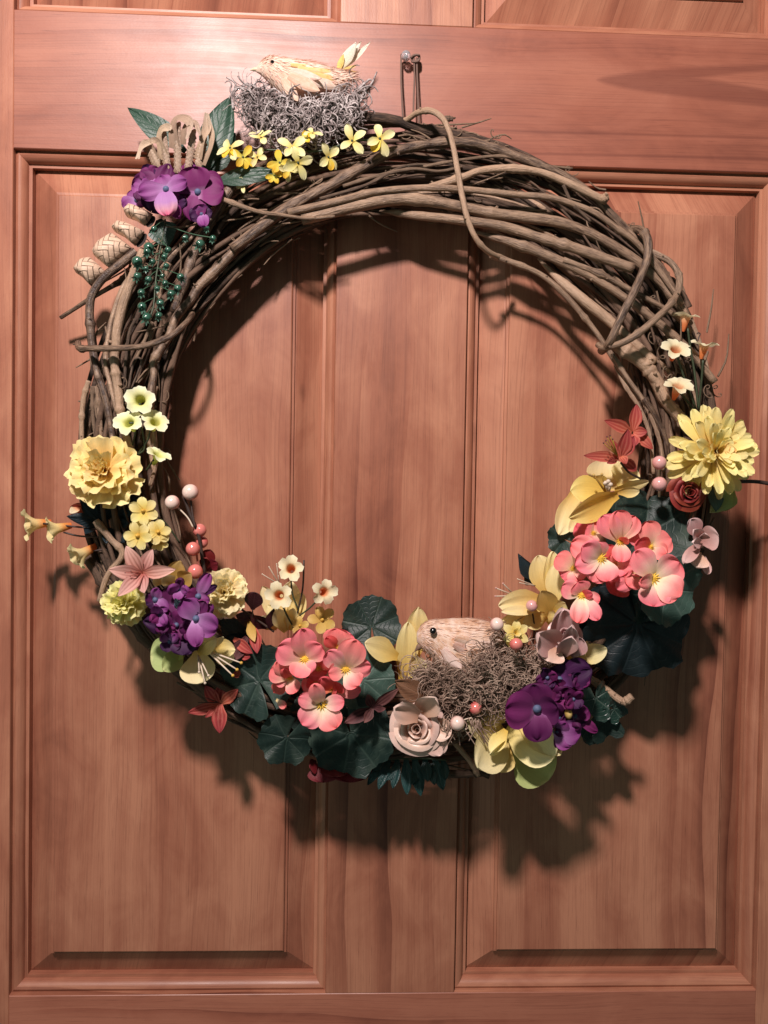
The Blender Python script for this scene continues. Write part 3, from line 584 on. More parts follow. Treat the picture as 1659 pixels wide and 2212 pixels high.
for k in range(34):                                           # dense inner edge of the upper half, added to keep its cast shadow solid
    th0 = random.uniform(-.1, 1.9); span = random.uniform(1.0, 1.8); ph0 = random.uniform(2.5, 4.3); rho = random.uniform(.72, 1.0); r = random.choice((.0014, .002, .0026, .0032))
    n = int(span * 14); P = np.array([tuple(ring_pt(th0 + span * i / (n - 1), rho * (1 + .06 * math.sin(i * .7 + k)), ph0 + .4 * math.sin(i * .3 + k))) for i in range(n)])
    x = np.arange(n); mb = MB(); tube(mb, P, r * np.linspace(1, .75, n) * np.clip(np.minimum(x + 1, n - x) / 4., .3, 1), 7, True, .03); mb.build('vine', M['vine_dark_shaded'], wreath)
mb = MB()
for k in range(460):                                          # tendrils and bark shreds
    th = random.uniform(0, 6.28); ph = random.uniform(-.4, 3.6); p = np.array(ring_pt(th, random.uniform(.7, 1.08), ph))
    if math.sin(th) < .1 and .3 < ph < 2.9: continue
    tdir = np.array([-math.sin(th), 0, math.cos(th)]) * random.choice((-1, 1)); rdir = np.array([math.cos(th), 0, math.sin(th)])
    if k % 3 == 0:                                            # curl
        rr = random.uniform(.0015, .004); pts = []
        for a in np.linspace(0, random.uniform(4, 11), 16): pts.append(p + tdir * (rr * math.cos(a) + a * .0012) + rdir * rr * math.sin(a) + np.array([0, -1, 0]) * a * .0007)
        tube(mb, pts, .00045, 4, False)
    else:
        L = random.uniform(.010, .034); d2 = tdir + rdir * random.uniform(-.6, .6) + np.array([0, random.uniform(-.35, .15), 0])
        tube(mb, spl([p, p + d2 * L * .5 + RND.rand(3) * .004 - .002, p + d2 * L + RND.rand(3) * .006 - .003], 6), [.0009, .0009, .0008, .0007, .0006, .0004], 4, False)
tag(mb.build('tendril', M['twig'], wreath), kind='stuff')
#@@ flower builders
def star_me(name, R, mat, n=11):
    V = [(0, 0, .0012)]; F = []; U = [(0, 0)]
    for i in range(2 * n):
        r = R * (random.uniform(.85, 1.1) if i % 2 == 0 else .38); q = math.pi * i / n
        V.append((r * math.cos(q), r * math.sin(q), .0014 if i % 2 == 0 else .0004)); U.append((i / n, 1))
    for i in range(2 * n): F.append((0, 1 + i, 1 + (i + 1) % (2 * n)))
    return mk(name, V, F, U, False, mat)
ROUND = dict(b=.30, tm=.64, p=2.3, q=.5, cup=.12, ruf=.060, nu=7, nv=7)
BROAD = dict(b=.42, tm=.58, p=2.2, q=.5, cup=.10, ruf=.06, nu=7, nv=7)
POINT = dict(b=.30, tm=.45, p=1.7, q=.85, cup=.30, nu=6, nv=8)
OVAL = dict(b=.30, tm=.50, p=1.9, q=.6, cup=.28, nu=6, nv=7)
def floret(parent, z, c, h, tips, mat, eye='star', er=.0042, kw=ROUND, dh=.007, name='floret', a0=.45, curl=-.8):
    p = W(z(*c), h + .0012)
    if eye == 'star': e = add(name, star_me(name, er, M['eye']), parent, frame(p, (0, .1, 1), random.uniform(0, 3)))
    elif eye == 'dot':
        V, F, U = ball(er, 10, 7); e = add(name, mk(name, V, F, U, True, M['bead']), parent, frame(p))
    else:
        V, F, U = ball(er, 10, 7); e = add(name, mk(name, V, F, U, True, M[eye]), parent, frame(p))
    for i, t in enumerate(tips):
        x, y, wd = t[:3]; d = t[3] if len(t) > 3 else dh; m = t[4] if len(t) > 4 else mat
        free_petal(e, z(*c), h - .0004 * i, z(x, y), h + d, wd * z.k * (.94 if eye == 'star' else 1.), M[m], a0=a0, curl=curl, roll=random.uniform(-.22, .22), **kw)
    return e
def petals_of(parent, z, L, kwb, name='petal'):
    for q in L:                                               # (ax, ay, ah, bx, by, bh, width, material, extra)
        kw = dict(kwb); kw.update(q[8] if len(q) > 8 else {})
        free_petal(parent, z(q[0], q[1]), q[2], z(q[3], q[4]), q[5], q[6] * z.k, M[q[7]], name=name, **kw)
def stalk(parent, z, P, h0, h1, wd, mat='stem', name='stem', res=14, n=6):
    hs = np.linspace(h0, h1, len(P))
    return tubeobj(name, [W(z(*p), h) for p, h in zip(P, hs)], S(wd * z.k / 2, .06), M[mat], parent, n, res)
def stamens(parent, z, base, h, tips, wd=14, mat='stamen', tip='gold', th=.012, tr=1.0):
    for x, y in tips:
        tubeobj('stamen', [W(z(*base), h), W(z((base[0] * .45 + x * .55), (base[1] * .45 + y * .55)), h + th * .8), W(z(x, y), h + th)], [S(wd * z.k / 2, h), S(wd * z.k / 3, h)], M[mat], parent, 5, 8)
        ballobj('anther', W(z(x, y), h + th), S(wd * z.k * .75 * tr, h), M[tip], parent, n=8, m=6)
def berry(parent, z, c, r, h, mat='berry', face=(.2, .35, 1), sz=(1, 1, 1)):
    p = W(z(*c), h); f = Vector((face[0], -face[2], face[1]))
    R = S(r * z.k, h); V, F, U = ball(R, 18, 12, sz)
    b = add('berry', mk('berry', V, F, U, True, M[mat]), parent, frame(p, face)); return b
def carnation(name, label, z, c, r, h, mat, face, group='ruffled carnations on the wreath', sq=1.0, seed=0):
    p = W(z(*c), h); R = S(r * z.k, h); t = thing(name, label, 'carnation', p, group); F = frame(p, face, seed)
    kw = dict(fan=.18, teeth=.12, b=.26, ruf=.12, rk=2.1, nu=10, nv=6)
    ring(t, F, 9, R, R * .80, .10, M[mat], z0=-.002, jit=.28, nvar=5, curl=.15, **kw)
    ring(t, F, 8, R * .90, R * .76, .45, M[mat], phase=.5, z0=.001, jit=.34, nvar=5, curl=.1, **kw)
    ring(t, F, 8, R * .76, R * .68, .82, M[mat], phase=.2, z0=.002, jit=.4, nvar=5, curl=.0, **kw)
    ring(t, F, 8, R * .64, R * .54, 1.08, M[mat], phase=.8, z0=.002, jit=.4, nvar=5, curl=-.2, **kw)
    ring(t, F, 6, R * .56, R * .42, 1.30, M[mat], phase=.1, z0=.002, jit=.25, curl=.2, **kw)
    ballobj('calyx', p - Vector((0, -.006, 0)), R * .24, M['stem'], t, (0, 0, 1), (1, 1, 1.5), 10, 8)
    return t
def wall_geo(rho, hgt, span, flare, roll, nu=12, nv=7):
    V = []; U = []; F = []; ph = RND.rand() * 6.28
    for j in range(nv + 1):
        v = j / nv
        for i in range(nu + 1):
            a = (i / nu - .5) * span; e = abs(2 * i / nu - 1); top = hgt * (1 - .42 * e ** 3 + .05 * math.sin(5 * a + ph))
            r = rho * (.42 + .58 * v ** .65) + flare * v ** 3 + rho * .05 * math.sin(3 * a + ph)
            z = top * (math.sin(v * 1.57) ** .9) - roll * v ** 5
            V.append((r * math.sin(a), r * math.cos(a), z)); U.append((i / nu, v))
    for j in range(nv):
        for i in range(nu): k = j * (nu + 1) + i; F.append((k, k + 1, k + nu + 2, k + nu + 1))
    return V, F, U
def rose(name, label, z, c, r, h, mat, face, spin=0., outer=4, group=None):
    p = W(z(*c), h); R = S(r * z.k, h); t = thing(name, label, 'rose', p, group); F = frame(p, face, spin)
    f0 = 0.
    for n, rho, hg, sp, fl, ro in ((1, .07, .66, 5.2, .01, .0), (2, .15, .66, 3.6, .02, .01), (3, .27, .62, 2.7, .05, .03), (3, .42, .54, 2.5, .10, .07), (3, .58, .40, 2.4, .16, .10), (outer, .74, .22, 2.0, .24, .14)):
        for i in range(n):
            q = random.uniform(.92, 1.08); V, Fc, U = wall_geo(rho * R * q, hg * R * random.uniform(.92, 1.06), sp * random.uniform(.9, 1.1), fl * R, ro * R)
            add('petal', mk('petal', V, Fc, U, True, M[mat]), t, F @ Matrix.Rotation(f0 + 6.283 * i / max(1, n) + random.uniform(-.2, .2), 4, 'Z') @ Matrix.Rotation(random.uniform(-.08, .08), 4, 'X'))
        f0 += 1.1
    return t
def trumpets(t, z, L, mat='trum', dep=1.0, lob=.20, flare=1.0):
    for x, y, r, h, face, sp in L:
        R = S(r * z.k, h)
        me = trumpet_me('flower', M[mat], R, R * dep, lob=lob, flare=flare, r_in=.12 if flare == 1.0 else .2, wave=random.uniform(.09, .16))
        add('flower', me, t, frame(W(z(x, y), h), face, sp))
def stars(t, z, L, mat='star', n=6):
    for x, y, r, h, face, sp in L:
        p = W(z(x, y), h); R = S(r * z.k, h); F = frame(p, face, sp)
        V, Fc, U = ball(R * .16, 8, 6, (1, 1, 2)); e = add('flower', mk('flower', V, Fc, U, True, M['gold']), t, F)
        ring(e, F, n, R, R * .72, .35, M[mat], curl=-.5, b=.35, tm=.6, p=2, q=.55, cup=.18, ruf=.05, nu=5, nv=5, jit=.14)
#@@ first bird and its nest
def strands(n, pf, L, r, rho, name_mb, seg=12, lift=.002):
    for _ in range(n):
        p, t1, t2, nr = pf(); a = random.uniform(0, 6.28); rr = random.uniform(*rho) * random.choice((-1, 1)); ln = random.uniform(*L); ds = ln / seg; Q = [p]
        q = np.array(p); v = random.uniform(-.25, .25)
        for i in range(seg):
            if random.random() < .18: rr = random.uniform(*rho) * random.choice((-1, 1))
            a += ds / rr; q = q + (math.cos(a) * t1 + math.sin(a) * t2) * ds + nr * ds * (v + random.uniform(-.35, .35)); Q.append(q)
        R0 = random.uniform(*r); tube(name_mb, Q, R0 * (1 - .5 * np.linspace(0, 1, seg + 1) ** 3), 4, False)
TX, TZ, TN = np.array([1., 0, 0]), np.array([0, 0, 1.]), np.array([0, -1., 0])
def pf1():
    x = random.uniform(-1, 1); x = math.copysign(abs(x) ** .8, x); v = random.random()
    rim = 432 - 95 * x * x + 12 * math.sin(x * 9); bot = 588 - 150 * abs(x) ** 2.2
    if random.random() < .22: rim, bot, hh = 345 - 25 * abs(x), 440, .034
    else: hh = .060 + .036 * math.sqrt(max(0, 1 - x * x)) * (.70 + .30 * v)
    p = np.array(W(Z1(1018 + 328 * x * (.70 + .30 * v), bot + (rim - bot) * v), hh + random.uniform(-.006, .003)))
    return p, TX, TZ + TN * .2, TN + TX * x * .7
mb = MB(); strands(900, pf1, (.012, .034), (.0002, .0009), (.0028, .010), mb, 13)
for _ in range(70):                                           # loose ends round the rim
    sx = random.choice((-1, 1, 1)); x, y = 1015 + sx * random.uniform(200, 310), random.uniform(310, 520); dx, dy = sx * random.uniform(10, 70), random.uniform(-70, 40)
    tube(mb, spl([W(Z1(x, y), .07), W(Z1(x + dx * .5 + random.uniform(-20, 20), y + dy * .5), .07), W(Z1(x + dx, y + dy), .066)], 8), random.uniform(.0002, .0006), 4, False)
for P in ([(650, 430), (640, 350), (660, 290), (610, 255)], [(1360, 330), (1400, 290), (1430, 225)], [(1330, 320), (1385, 270), (1405, 275)], [(1180, 570), (1150, 610), (1110, 645)], [(1200, 540), (1230, 590), (1260, 580)], [(700, 330), (715, 290), (760, 300)]):
    tube(mb, spl([W(Z1(*p), .07) for p in P], 12), [.0013 * (1 - .05 * i) for i in range(12)], 5)
nest = mb.build('nest', M['moss1']); tag(nest, 'shaggy grey moss nest on top of the wreath under the cream bird', 'nest', 'moss nests on the wreath')
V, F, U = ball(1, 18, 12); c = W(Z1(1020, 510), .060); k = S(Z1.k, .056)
add('moss_core', mk('moss_core', [(v[0] * 285 * k, v[1] * .010, v[2] * 70 * k) for v in V], F, U, True, M['core_hollow_shade']), nest, Matrix.Translation(c))
def bird(name, label, z, st, h, flat, mats, dirx, eye, er, beak, feat, nfe, top, group='nesting birds'):
    xs = [s[0] for s in st]; n = 20; m = 34
    X = np.linspace(0, 1, m); px = np.interp(X, np.linspace(0, 1, len(st)), xs); sp = spl([(s[0], s[1], s[2]) for s in st], m); px = sp[:, 0]; tp = sp[:, 1]; bt = sp[:, 2]
    c0 = W(z(float(np.mean(px)), float(np.mean((tp + bt) / 2))), h); t = thing(name, label, 'bird', c0, group)
    V = []; U = []; F = []; grid = []
    for i in range(m):
        cc = W(z(px[i], (tp[i] + bt[i]) / 2), h); r = S((bt[i] - tp[i]) / 2 * z.k, h); row = []
        for q in range(n):
            a = 2 * math.pi * q / n; row.append(Vector(cc) + Vector((0, -math.cos(a) * r * flat, math.sin(a) * r)))
        grid.append(row)
        for q in range(n): V.append(row[q]); U.append((q / n, i / (m - 1)))
    for i in range(m - 1):
        for q in range(n): F.append((i * n + q, (i + 1) * n + q, (i + 1) * n + (q + 1) % n, i * n + (q + 1) % n))
    F.append(tuple(range(n))); F.append(tuple(range((m - 1) * n, m * n))[::-1])
    mb = MB(); mb.put(V, F, U); body = mb.build('body', M[mats[0]], t)
    # contour feathers lie over the body like shingles
    mbs = {}; nmap = {}
    for i in range(m - 2, 1, -1):
        for q in range(n):
            for rep in range(nfe):
                a = 2 * math.pi * (q + random.random()) / n
                if math.cos(a) < -.2 or i < m * .30 or math.sin(a) > top: continue
                u = i + random.random() - .5; i0 = max(1, min(m - 2, int(u)))
                q0 = int(a / (2 * math.pi) * n) % n; P = grid[i0][q0].lerp(grid[i0][(q0 + 1) % n], random.random()); P = P.lerp(grid[i0 + 1][q0], random.random() * .8)
                cc = sum((g for g in grid[i0]), Vector()) / n; nr = (P - cc)
                if nr.length < 1e-5: continue
                nr.normalize(); ty = (grid[min(m - 1, i0 + 2)][q0] - grid[max(0, i0 - 2)][q0]).normalized(); ty = (ty + Vector((0, 0, -.25)) * (math.sin(a) < .3) + Vector((random.uniform(-.25, .25), random.uniform(-.2, .2), random.uniform(-.25, .25)))).normalized()
                nr = (nr - ty * nr.dot(ty)).normalized(); x = ty.cross(nr); f = i0 / m
                sz = feat * (.34 + .86 * min(1, f * 1.5)) * random.uniform(.8, 1.2)
                P = P + nr * .0004
                v, fc, uu, _ = petal_geo(sz, sz * .42, b=.5, tm=.5, p=1.8, q=.7, cup=-.10, a0=.02, curl=-.10, nu=2, nv=4)
                mt = mats[3](f, math.sin(a)); b_ = mbs.setdefault(mt, MB())
                b_.put([P + x * vv[0] + ty * vv[1] + nr * vv[2] for vv in v], fc, uu); nmap.setdefault(mt, []).extend([nr * .8 + ((P + ty * vv[1]) - cc).normalized() * .2 for vv in v])
    for mt, b_ in mbs.items():
        ob = tag(b_.build('plumage', M[mt], body), kind='stuff')
        ob.data.normals_split_custom_set_from_vertices([tuple(v.normalized()) for v in nmap[mt]])
    mbd2 = [MB(), MB()]
    for _ in range(2200):
        mbd = random.choice(mbd2)                                     # loose barbs that make the coat look soft
        i0 = int(random.uniform(.06, .92) * m); q0 = random.randrange(n); a = 2 * math.pi * q0 / n
        if math.cos(a) < -.1: continue
        P = grid[i0][q0].lerp(grid[min(m - 1, i0 + 1)][(q0 + 1) % n], random.random()); cc = sum((g for g in grid[i0]), Vector()) / n; nr = (P - cc).normalized()
        ty = (grid[min(m - 1, i0 + 2)][q0] - grid[max(0, i0 - 2)][q0]).normalized(); ty = (ty + nr * random.uniform(.05, .35) + Vector((0, 0, random.uniform(-.5, .3)))).normalized(); x = ty.cross(nr).normalized(); L = feat * random.uniform(.35, .8) * min(1, .35 + i0 / m)
        mbd.put([P - x * .00025, P + x * .00025, P + ty * L * .6 + x * .0003 - nr * L * .05, P + ty * L - nr * L * .12], [(0, 1, 2, 3)], [(0, 0), (1, 0), (1, .6), (.5, 1)])
    for q_, b_ in enumerate(mbd2): tag(b_.build('down', M[mats[q_]], body), kind='stuff')
    # eye and beak
    i = int(np.argmin(np.abs(px - eye[0]))); yc = (tp[i] + bt[i]) / 2; rr = (bt[i] - tp[i]) / 2; sy = max(-.95, min(.95, (yc - eye[1]) / rr))
    pe = W(z(*eye), h); pe = pe + (cam.matrix_world.translation - pe).normalized() * (S(rr * z.k, h) * flat * math.sqrt(1 - sy * sy) + S(er * z.k, h) * .9 + .0006)
    ballobj('eye', pe, S(er * z.k, h + .015), M['black'], t, n=14, m=10)
    for bx in beak:
        b0, b1, wd, mat = bx; P = spl([W(z(*b0), h), W(z((b0[0] + b1[0]) / 2, (b0[1] + b1[1]) / 2 - wd * .06), h), W(z(*b1), h)], 8)
        tubeobj('beak', P, [S(wd / 2 * z.k, h), S(wd * .4 * z.k, h), S(wd * .06 * z.k, h)], M[mat], t, 8, 10)
    return t
def m1(f, s): return ('f1pink' if f < .34 and s > -.3 else ('f1yel' if (f > .5 and s > .1) else 'f1'))
M['bk1'] = plain('pale_beak', (.80, .66, .46), rough=.35, bump=.05); M['bk2'] = plain('horn_beak', (.34, .22, .16), c2=(.14, .08, .05), rough=.3, bump=.05)
b1 = bird('bird', 'cream and peach bird facing left in the grey nest on top', Z1, [(772, 200, 226), (800, 168, 244), (832, 146, 276), (862, 141, 308), (910, 150, 352), (970, 158, 392), (1040, 168, 400), (1110, 184, 390), (1180, 203, 360), (1240, 216, 325), (1285, 226, 296), (1308, 240, 276)], .066, .66, ('f1', 'f1pink', 'b1yel', m1), 1, (861, 173), 12, [((782, 212), (738, 216), 26, 'bk1')], .0125, 0, .62)
hb = .066 + .036
petals_of(b1, Z1, [(1000, 205, hb - .008, 1275, 238, .068, 36, 'f1yel', {}), (960, 185, hb - .014, 1250, 222, .066, 30, 'f1yel', {}), (1040, 232, hb - .006, 1240, 268, .072, 40, 'f1yel', {}), (960, 215, hb - .004, 1130, 262, hb - .006, 56, 'f1pink', {}), (950, 240, hb - .002, 1120, 330, hb - .004, 76, 'f1', {}), (920, 260, hb - .003, 1000, 385, hb - .002, 64, 'f1', {}), (1060, 270, hb - .004, 1290, 300, .062, 70, 'f1', {})], dict(b=.6, tm=.4, p=1.7, q=.75, nu=5, nv=7, ruf=.01, cup=-.25), name='wing_feather')
petals_of(b1, Z1, [(1200, 235, .060, 1345, 60, .052, 46, 'b1white', {}), (1205, 235, .062, 1318, 62, .060, 62, 'b1white', {}), (1215, 230, .06, 1395, 62, .046, 34, 'b1white', {}), (1210, 235, .064, 1248, 128, .064, 34, 'b1yel', {}), (1215, 225, .062, 1325, 185, .058, 20, 'b1yel', {}), (1225, 215, .062, 1322, 225, .058, 16, 'b1yel', {}), (1200, 240, .064, 1240, 180, .068, 26, 'b1yel', {})], dict(b=.25, tm=.55, p=1.6, q=.8, cup=-.2, nu=4, nv=8, curl=.25), name='tail_feather')
#@@ top left spray
hy = thing('purple_hydrangea', 'purple and lilac hydrangea under the braided raffia at the upper left', 'hydrangea', W(Z1(350, 880), .075), 'purple hydrangeas on the wreath')
HK = dict(BROAD, ruf=.10, notch=.06)
floret(hy, Z1, (455, 880), .084, [(595, 865, 210, .002), (430, 745, 190, .012, 'purp_m'), (335, 830, 120, -.004, 'purp'), (430, 1040, 130, -.002, 'purp_m')], 'purp_m', 'dot', .0028, HK)
floret(hy, Z1, (282, 864), .094, [(395, 815, 100, .006, 'purp_l'), (130, 885, 110, .004, 'purp_l'), (290, 1010, 130, .004, 'purp_t'), (250, 790, 110, .004, 'purp_l')], 'purp_l', 'dot', .0026, HK)
floret(hy, Z1, (250, 880), .078, [(115, 810, 150, .002, 'purp'), (300, 730, 110, .006, 'purp'), (170, 740, 80, 0, 'purp_d'), (200, 990, 150, -.002, 'purp_d'), (380, 960, 140, .0, 'purp_d')], 'purp', 'dot', .002, HK)
floret(hy, Z1, (120, 925), .070, [(45, 960, 90, .004, 'purp_l'), (70, 1000, 60, 0, 'purp'), (90, 870, 70, .004, 'purp_l'), (160, 960, 60, .003, 'purp_l')], 'purp_l', 'dot', .0018, HK)
def leaf(parent, z, pa, ha, pb, hb_, wd, mat='leaf', name='leaf', **kw):
    k = dict(b=.18, tm=.42, p=1.5, q=.85, cup=.12, fold=.12, ruf=.02, nu=8, nv=10, curl=-.4, a0=.2); k.update(kw)
    return free_petal(parent, z(*pa), ha, z(*pb), hb_, wd * z.k, M[mat], name=name, **k)
leaf(hy, Z1, (390, 660), .05, (76, 422), .045, 140); leaf(hy, Z1, (500, 760), .055, (632, 358), .045, 190); leaf(hy, Z1, (530, 830), .068, (925, 772), .080, 120, roll=-.25)
leaf(hy, Z1, (470, 800), .05, (660, 560), .05, 160); leaf(hy, Z1, (470, 900), .05, (640, 880), .06, 120); leaf(hy, Z2, (880, 340), .06, (960, 560), .06, 250)
raf = thing('raffia_braid', 'tan braided raffia loops standing above the purple hydrangea', 'raffia', W(Z1(340, 700), .07))
for bx, by, tx, ty, n, hh in ((235, 740, 190, 640, 7, .078), (290, 760, 265, 560, 10, .082), (345, 770, 345, 520, 11, .086), (400, 760, 430, 560, 10, .084), (455, 740, 490, 600, 8, .080)):
    mb = MB()
    for i in range(n * 2):
        f = i / (2 * n); s = 1 if i % 2 else -1; cx, cy = bx + (tx - bx) * f, by + (ty - by) * f
        a, b = W(Z1(cx - s * 16, cy + 14), hh), W(Z1(cx + s * 15, cy - 34), hh + .003); L = (b - a).length
        v, fc, uu, _ = petal_geo(L, L * .52, b=.6, tm=.5, p=2, q=.6, cup=-.25, nu=3, nv=4); y = (b - a).normalized(); zz = (Vector((s * .5, -1, 0)) - y * Vector((s * .5, -1, 0)).dot(y)).normalized(); x = y.cross(zz)
        mb.put([a + x * q[0] + y * q[1] + zz * q[2] for q in v], fc, uu)
    mb.build('braid', M['raff'], raf)
def ribbon(P, wd, h0, h1):
    Q = spl([W(Z1(*p), h) for p, h in zip(P, np.linspace(h0, h1, len(P)))], 18); T = np.gradient(Q, axis=0); mb = MB(); V = []; U = []; F = []
    w2 = S(wd * Z1.k, h0) / 2
    for i, (p, t) in enumerate(zip(Q, T)):
        t = t / np.linalg.norm(t); nx = np.cross(t, TN); nx /= np.linalg.norm(nx) + 1e-9; f = i / 17; ww = w2 * (1 - .55 * f ** 3); tw = .7 * math.sin(f * 5)
        for k in range(5): s = k / 2 - 1; V.append(p + nx * ww * s * math.cos(tw) + TN * (ww * s * math.sin(tw) + ww * .35 * (s * s))); U.append((k / 4, f))
    for i in range(17):
        for k in range(4): F.append((i * 5 + k, i * 5 + k + 1, i * 5 + k + 6, i * 5 + k + 5))
    mb.put(V, F, U); mb.build('loop', M['raff'], raf)
ribbon([(230, 720), (200, 640), (160, 620), (120, 700)], 46, .078, .086); ribbon([(250, 700), (245, 620), (215, 600), (150, 640), (135, 700)], 34, .08, .09)
ribbon([(280, 700), (245, 600), (260, 540), (300, 530), (310, 540)], 50, .082, .092); ribbon([(330, 640), (320, 530), (345, 480), (400, 490), (415, 530), (395, 590)], 60, .086, .096)
ribbon([(370, 620), (390, 520), (440, 510), (470, 570)], 46, .086, .094); ribbon([(450, 700), (480, 600), (505, 530), (505, 450)], 60, .082, .084); ribbon([(480, 730), (525, 640), (530, 560), (515, 480)], 40, .08, .084)
for PL, hh, lb in (([(592, 262), (640, 215), (705, 232), (835, 298), (768, 392), (690, 345), (618, 318)], .070, 'woven straw pod tucked right under the purple hydrangea, topmost of four'),
        ([(497, 402), (545, 352), (620, 368), (768, 440), (688, 558), (600, 482), (520, 440)], .066, 'second woven straw pod down, between the topmost and the largest one'),
        ([(340, 598), (385, 520), (502, 448), (665, 572), (482, 742), (405, 682), (350, 632)], .064, 'largest woven straw pod, third down the upper left edge'),
        ([(188, 742), (248, 662), (322, 648), (455, 772), (332, 890), (262, 815), (204, 775)], .060, 'lowest woven straw pod, nearest the bare stick at the left')):
    PL = [np.array(p, float) for p in PL]; m = len(PL); cx, cy = sum(PL) / m; ol = []
    for a in range(m):
        for f in (0, .33, .67):                              # slightly rounded corners
            q = PL[a] * (1 - f) + PL[(a + 1) % m] * f; ol.append(q * (.985 if f == 0 else 1.0) + (np.array((cx, cy)) * (.015 if f == 0 else 0)))
    c = W(Z2(cx, cy), hh); V = []; U = []; F = []; K = len(ol); T = .0105
    for side in (1, -1):
        for r_ in (1.0, .93, .78, .55, .28, .02) if side == 1 else (.93, .7, .3):
            for q in ol:
                x = cx + (q[0] - cx) * r_; y = cy + (q[1] - cy) * r_; p = W(Z2(x, y), hh)
                dz = T * (1 - r_ ** 2.4) ** .6 * side; V.append(Vector((p[0], p[1] - dz, p[2]))); U.append((x * .0052, y * .0052))
    rows = 6
    for j2 in range(rows - 1):
        for i2 in range(K): F.append((j2 * K + i2, j2 * K + (i2 + 1) % K, (j2 + 1) * K + (i2 + 1) % K, (j2 + 1) * K + i2))
    ch = [0, 6, 7, 8]
    for a, b in zip(ch[:-1], ch[1:]):
        for i2 in range(K): F.append((b * K + i2, b * K + (i2 + 1) % K, a * K + (i2 + 1) % K, a * K + i2))
    F = [f[::-1] for f in F]
    me = mk('straw_pod', [v - c for v in V], F, U, True, M['straw']); o = add('straw_pod', me, None, Matrix.Translation(c)); tag(o, lb, 'straw pod', 'woven straw pods')
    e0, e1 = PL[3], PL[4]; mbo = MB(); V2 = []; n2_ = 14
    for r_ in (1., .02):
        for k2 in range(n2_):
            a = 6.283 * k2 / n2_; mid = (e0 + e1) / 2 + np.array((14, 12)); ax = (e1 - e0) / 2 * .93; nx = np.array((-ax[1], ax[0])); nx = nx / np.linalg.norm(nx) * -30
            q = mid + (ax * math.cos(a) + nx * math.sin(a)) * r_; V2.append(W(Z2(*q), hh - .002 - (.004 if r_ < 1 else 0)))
    mbo.put(V2, [(k2, (k2 + 1) % n2_, n2_ + (k2 + 1) % n2_, n2_ + k2) for k2 in range(n2_)], [(0, 0)] * len(V2)); mbo.build('opening', M['core_hollow_shade'], o)  # dark lens paints the shade inside the open pod end
def fillers(parent, z, L, h, rad, mats):
    for x, y in L:
        a0_ = random.uniform(0, 6.3); tp = [(x + rad * random.uniform(.8, 1.25) * math.cos(a0_ + 1.57 * k), y + rad * random.uniform(.8, 1.25) * math.sin(a0_ + 1.57 * k), rad * random.uniform(1.0, 1.35), random.uniform(.002, .010), random.choice(mats)) for k in range(4)]
        floret(parent, z, (x, y), h + random.uniform(-.004, .004), tp, mats[0], 'dot', .0016, dict(HK, ruf=.17, notch=.12))
fillers(hy, Z1, [(330, 950), (200, 800), (475, 1000), (160, 870), (410, 790), (370, 870)], .080, 68, ['purp', 'purp_d', 'purp_m', 'purp_l', 'purp'])
fo = thing('forsythia_spray', 'yellow forsythia sprig with four petal flowers below the grey nest', 'forsythia', W(Z1(1000, 660), .08))
stalk(fo, Z1, [(560, 680), (720, 655), (860, 650), (1020, 660), (1160, 650), (1300, 600), (1440, 600)], .078, .085, 12)
for i, (x, y, r, h, face, sp, mt) in enumerate(((632, 640, 85, .092, (-.5, .3, 1), .5, 'fors'), (800, 585, 70, .094, (-.2, .5, 1), .3, 'fors'), (700, 690, 75, .088, (.4, -.2, 1), 1.0, 'fors_o'), (970, 640, 88, .094, (.1, .2, 1), .75, 'fors'), (900, 720, 72, .09, (.2, -.1, 1), .2, 'fors_o'),
        (1000, 720, 90, .092, (.4, -.3, 1), .5, 'fors'), (1080, 560, 55, .098, (.2, .5, 1), .2, 'fors'), (1050, 590, 55, .094, (-.5, .3, .8), .8, 'fors_o'), (1165, 690, 80, .09, (.5, -.2, .8), 1.0, 'fors'), (1295, 602, 90, .092, (-.1, .0, 1), .45, 'fors'), (1445, 590, 95, .090, (.1, .0, 1), .35, 'fors'),
        (700, 840, 45, .075, (-.2, -.3, 1), .4, 'fors'), (870, 790, 50, .082, (0, -.3, 1), .2, 'fors_o'), (780, 690, 60, .084, (0, .1, 1), .9, 'fors'), (950, 760, 60, .086, (.1, -.4, 1), .1, 'fors'))):
    p = W(Z1(x, y), h); R = S(r * Z1.k, h); F = frame(p, face, sp); V, Fc, U = ball(R * .10, 8, 6)
    e = add('flower', mk('flower', V, Fc, U, True, M['stem']), fo, F)
    ring(e, F, 4, R * 1.05, R * .56, .30, M[mt], curl=-.5, b=.35, tm=.58, p=1.9, q=.55, cup=.25, ruf=.05, nu=5, nv=6, jit=.34)
    if i % 2 == 0: ring(e, F, 1, R * .9, R * .6, .3, M['fors_o'], phase=2.4, curl=-.3, b=.35, tm=.58, p=1.9, cup=.22, nu=5, nv=6)
gb = thing('green_berry_spray', 'glossy green berry spray hanging down from the purple hydrangea', 'berry spray', W(Z2(880, 600), .08))
stalk(gb, Z2, [(935, 340), (920, 450), (895, 580), (875, 720), (855, 850), (840, 1050), (800, 1160)], .074, .085, 14, 'stemg' if 'stemg' in M else 'stem')
M['stemg'] = plain('bright_green_stem', (.06, .13, .07), c2=(.03, .08, .045), rough=.35)
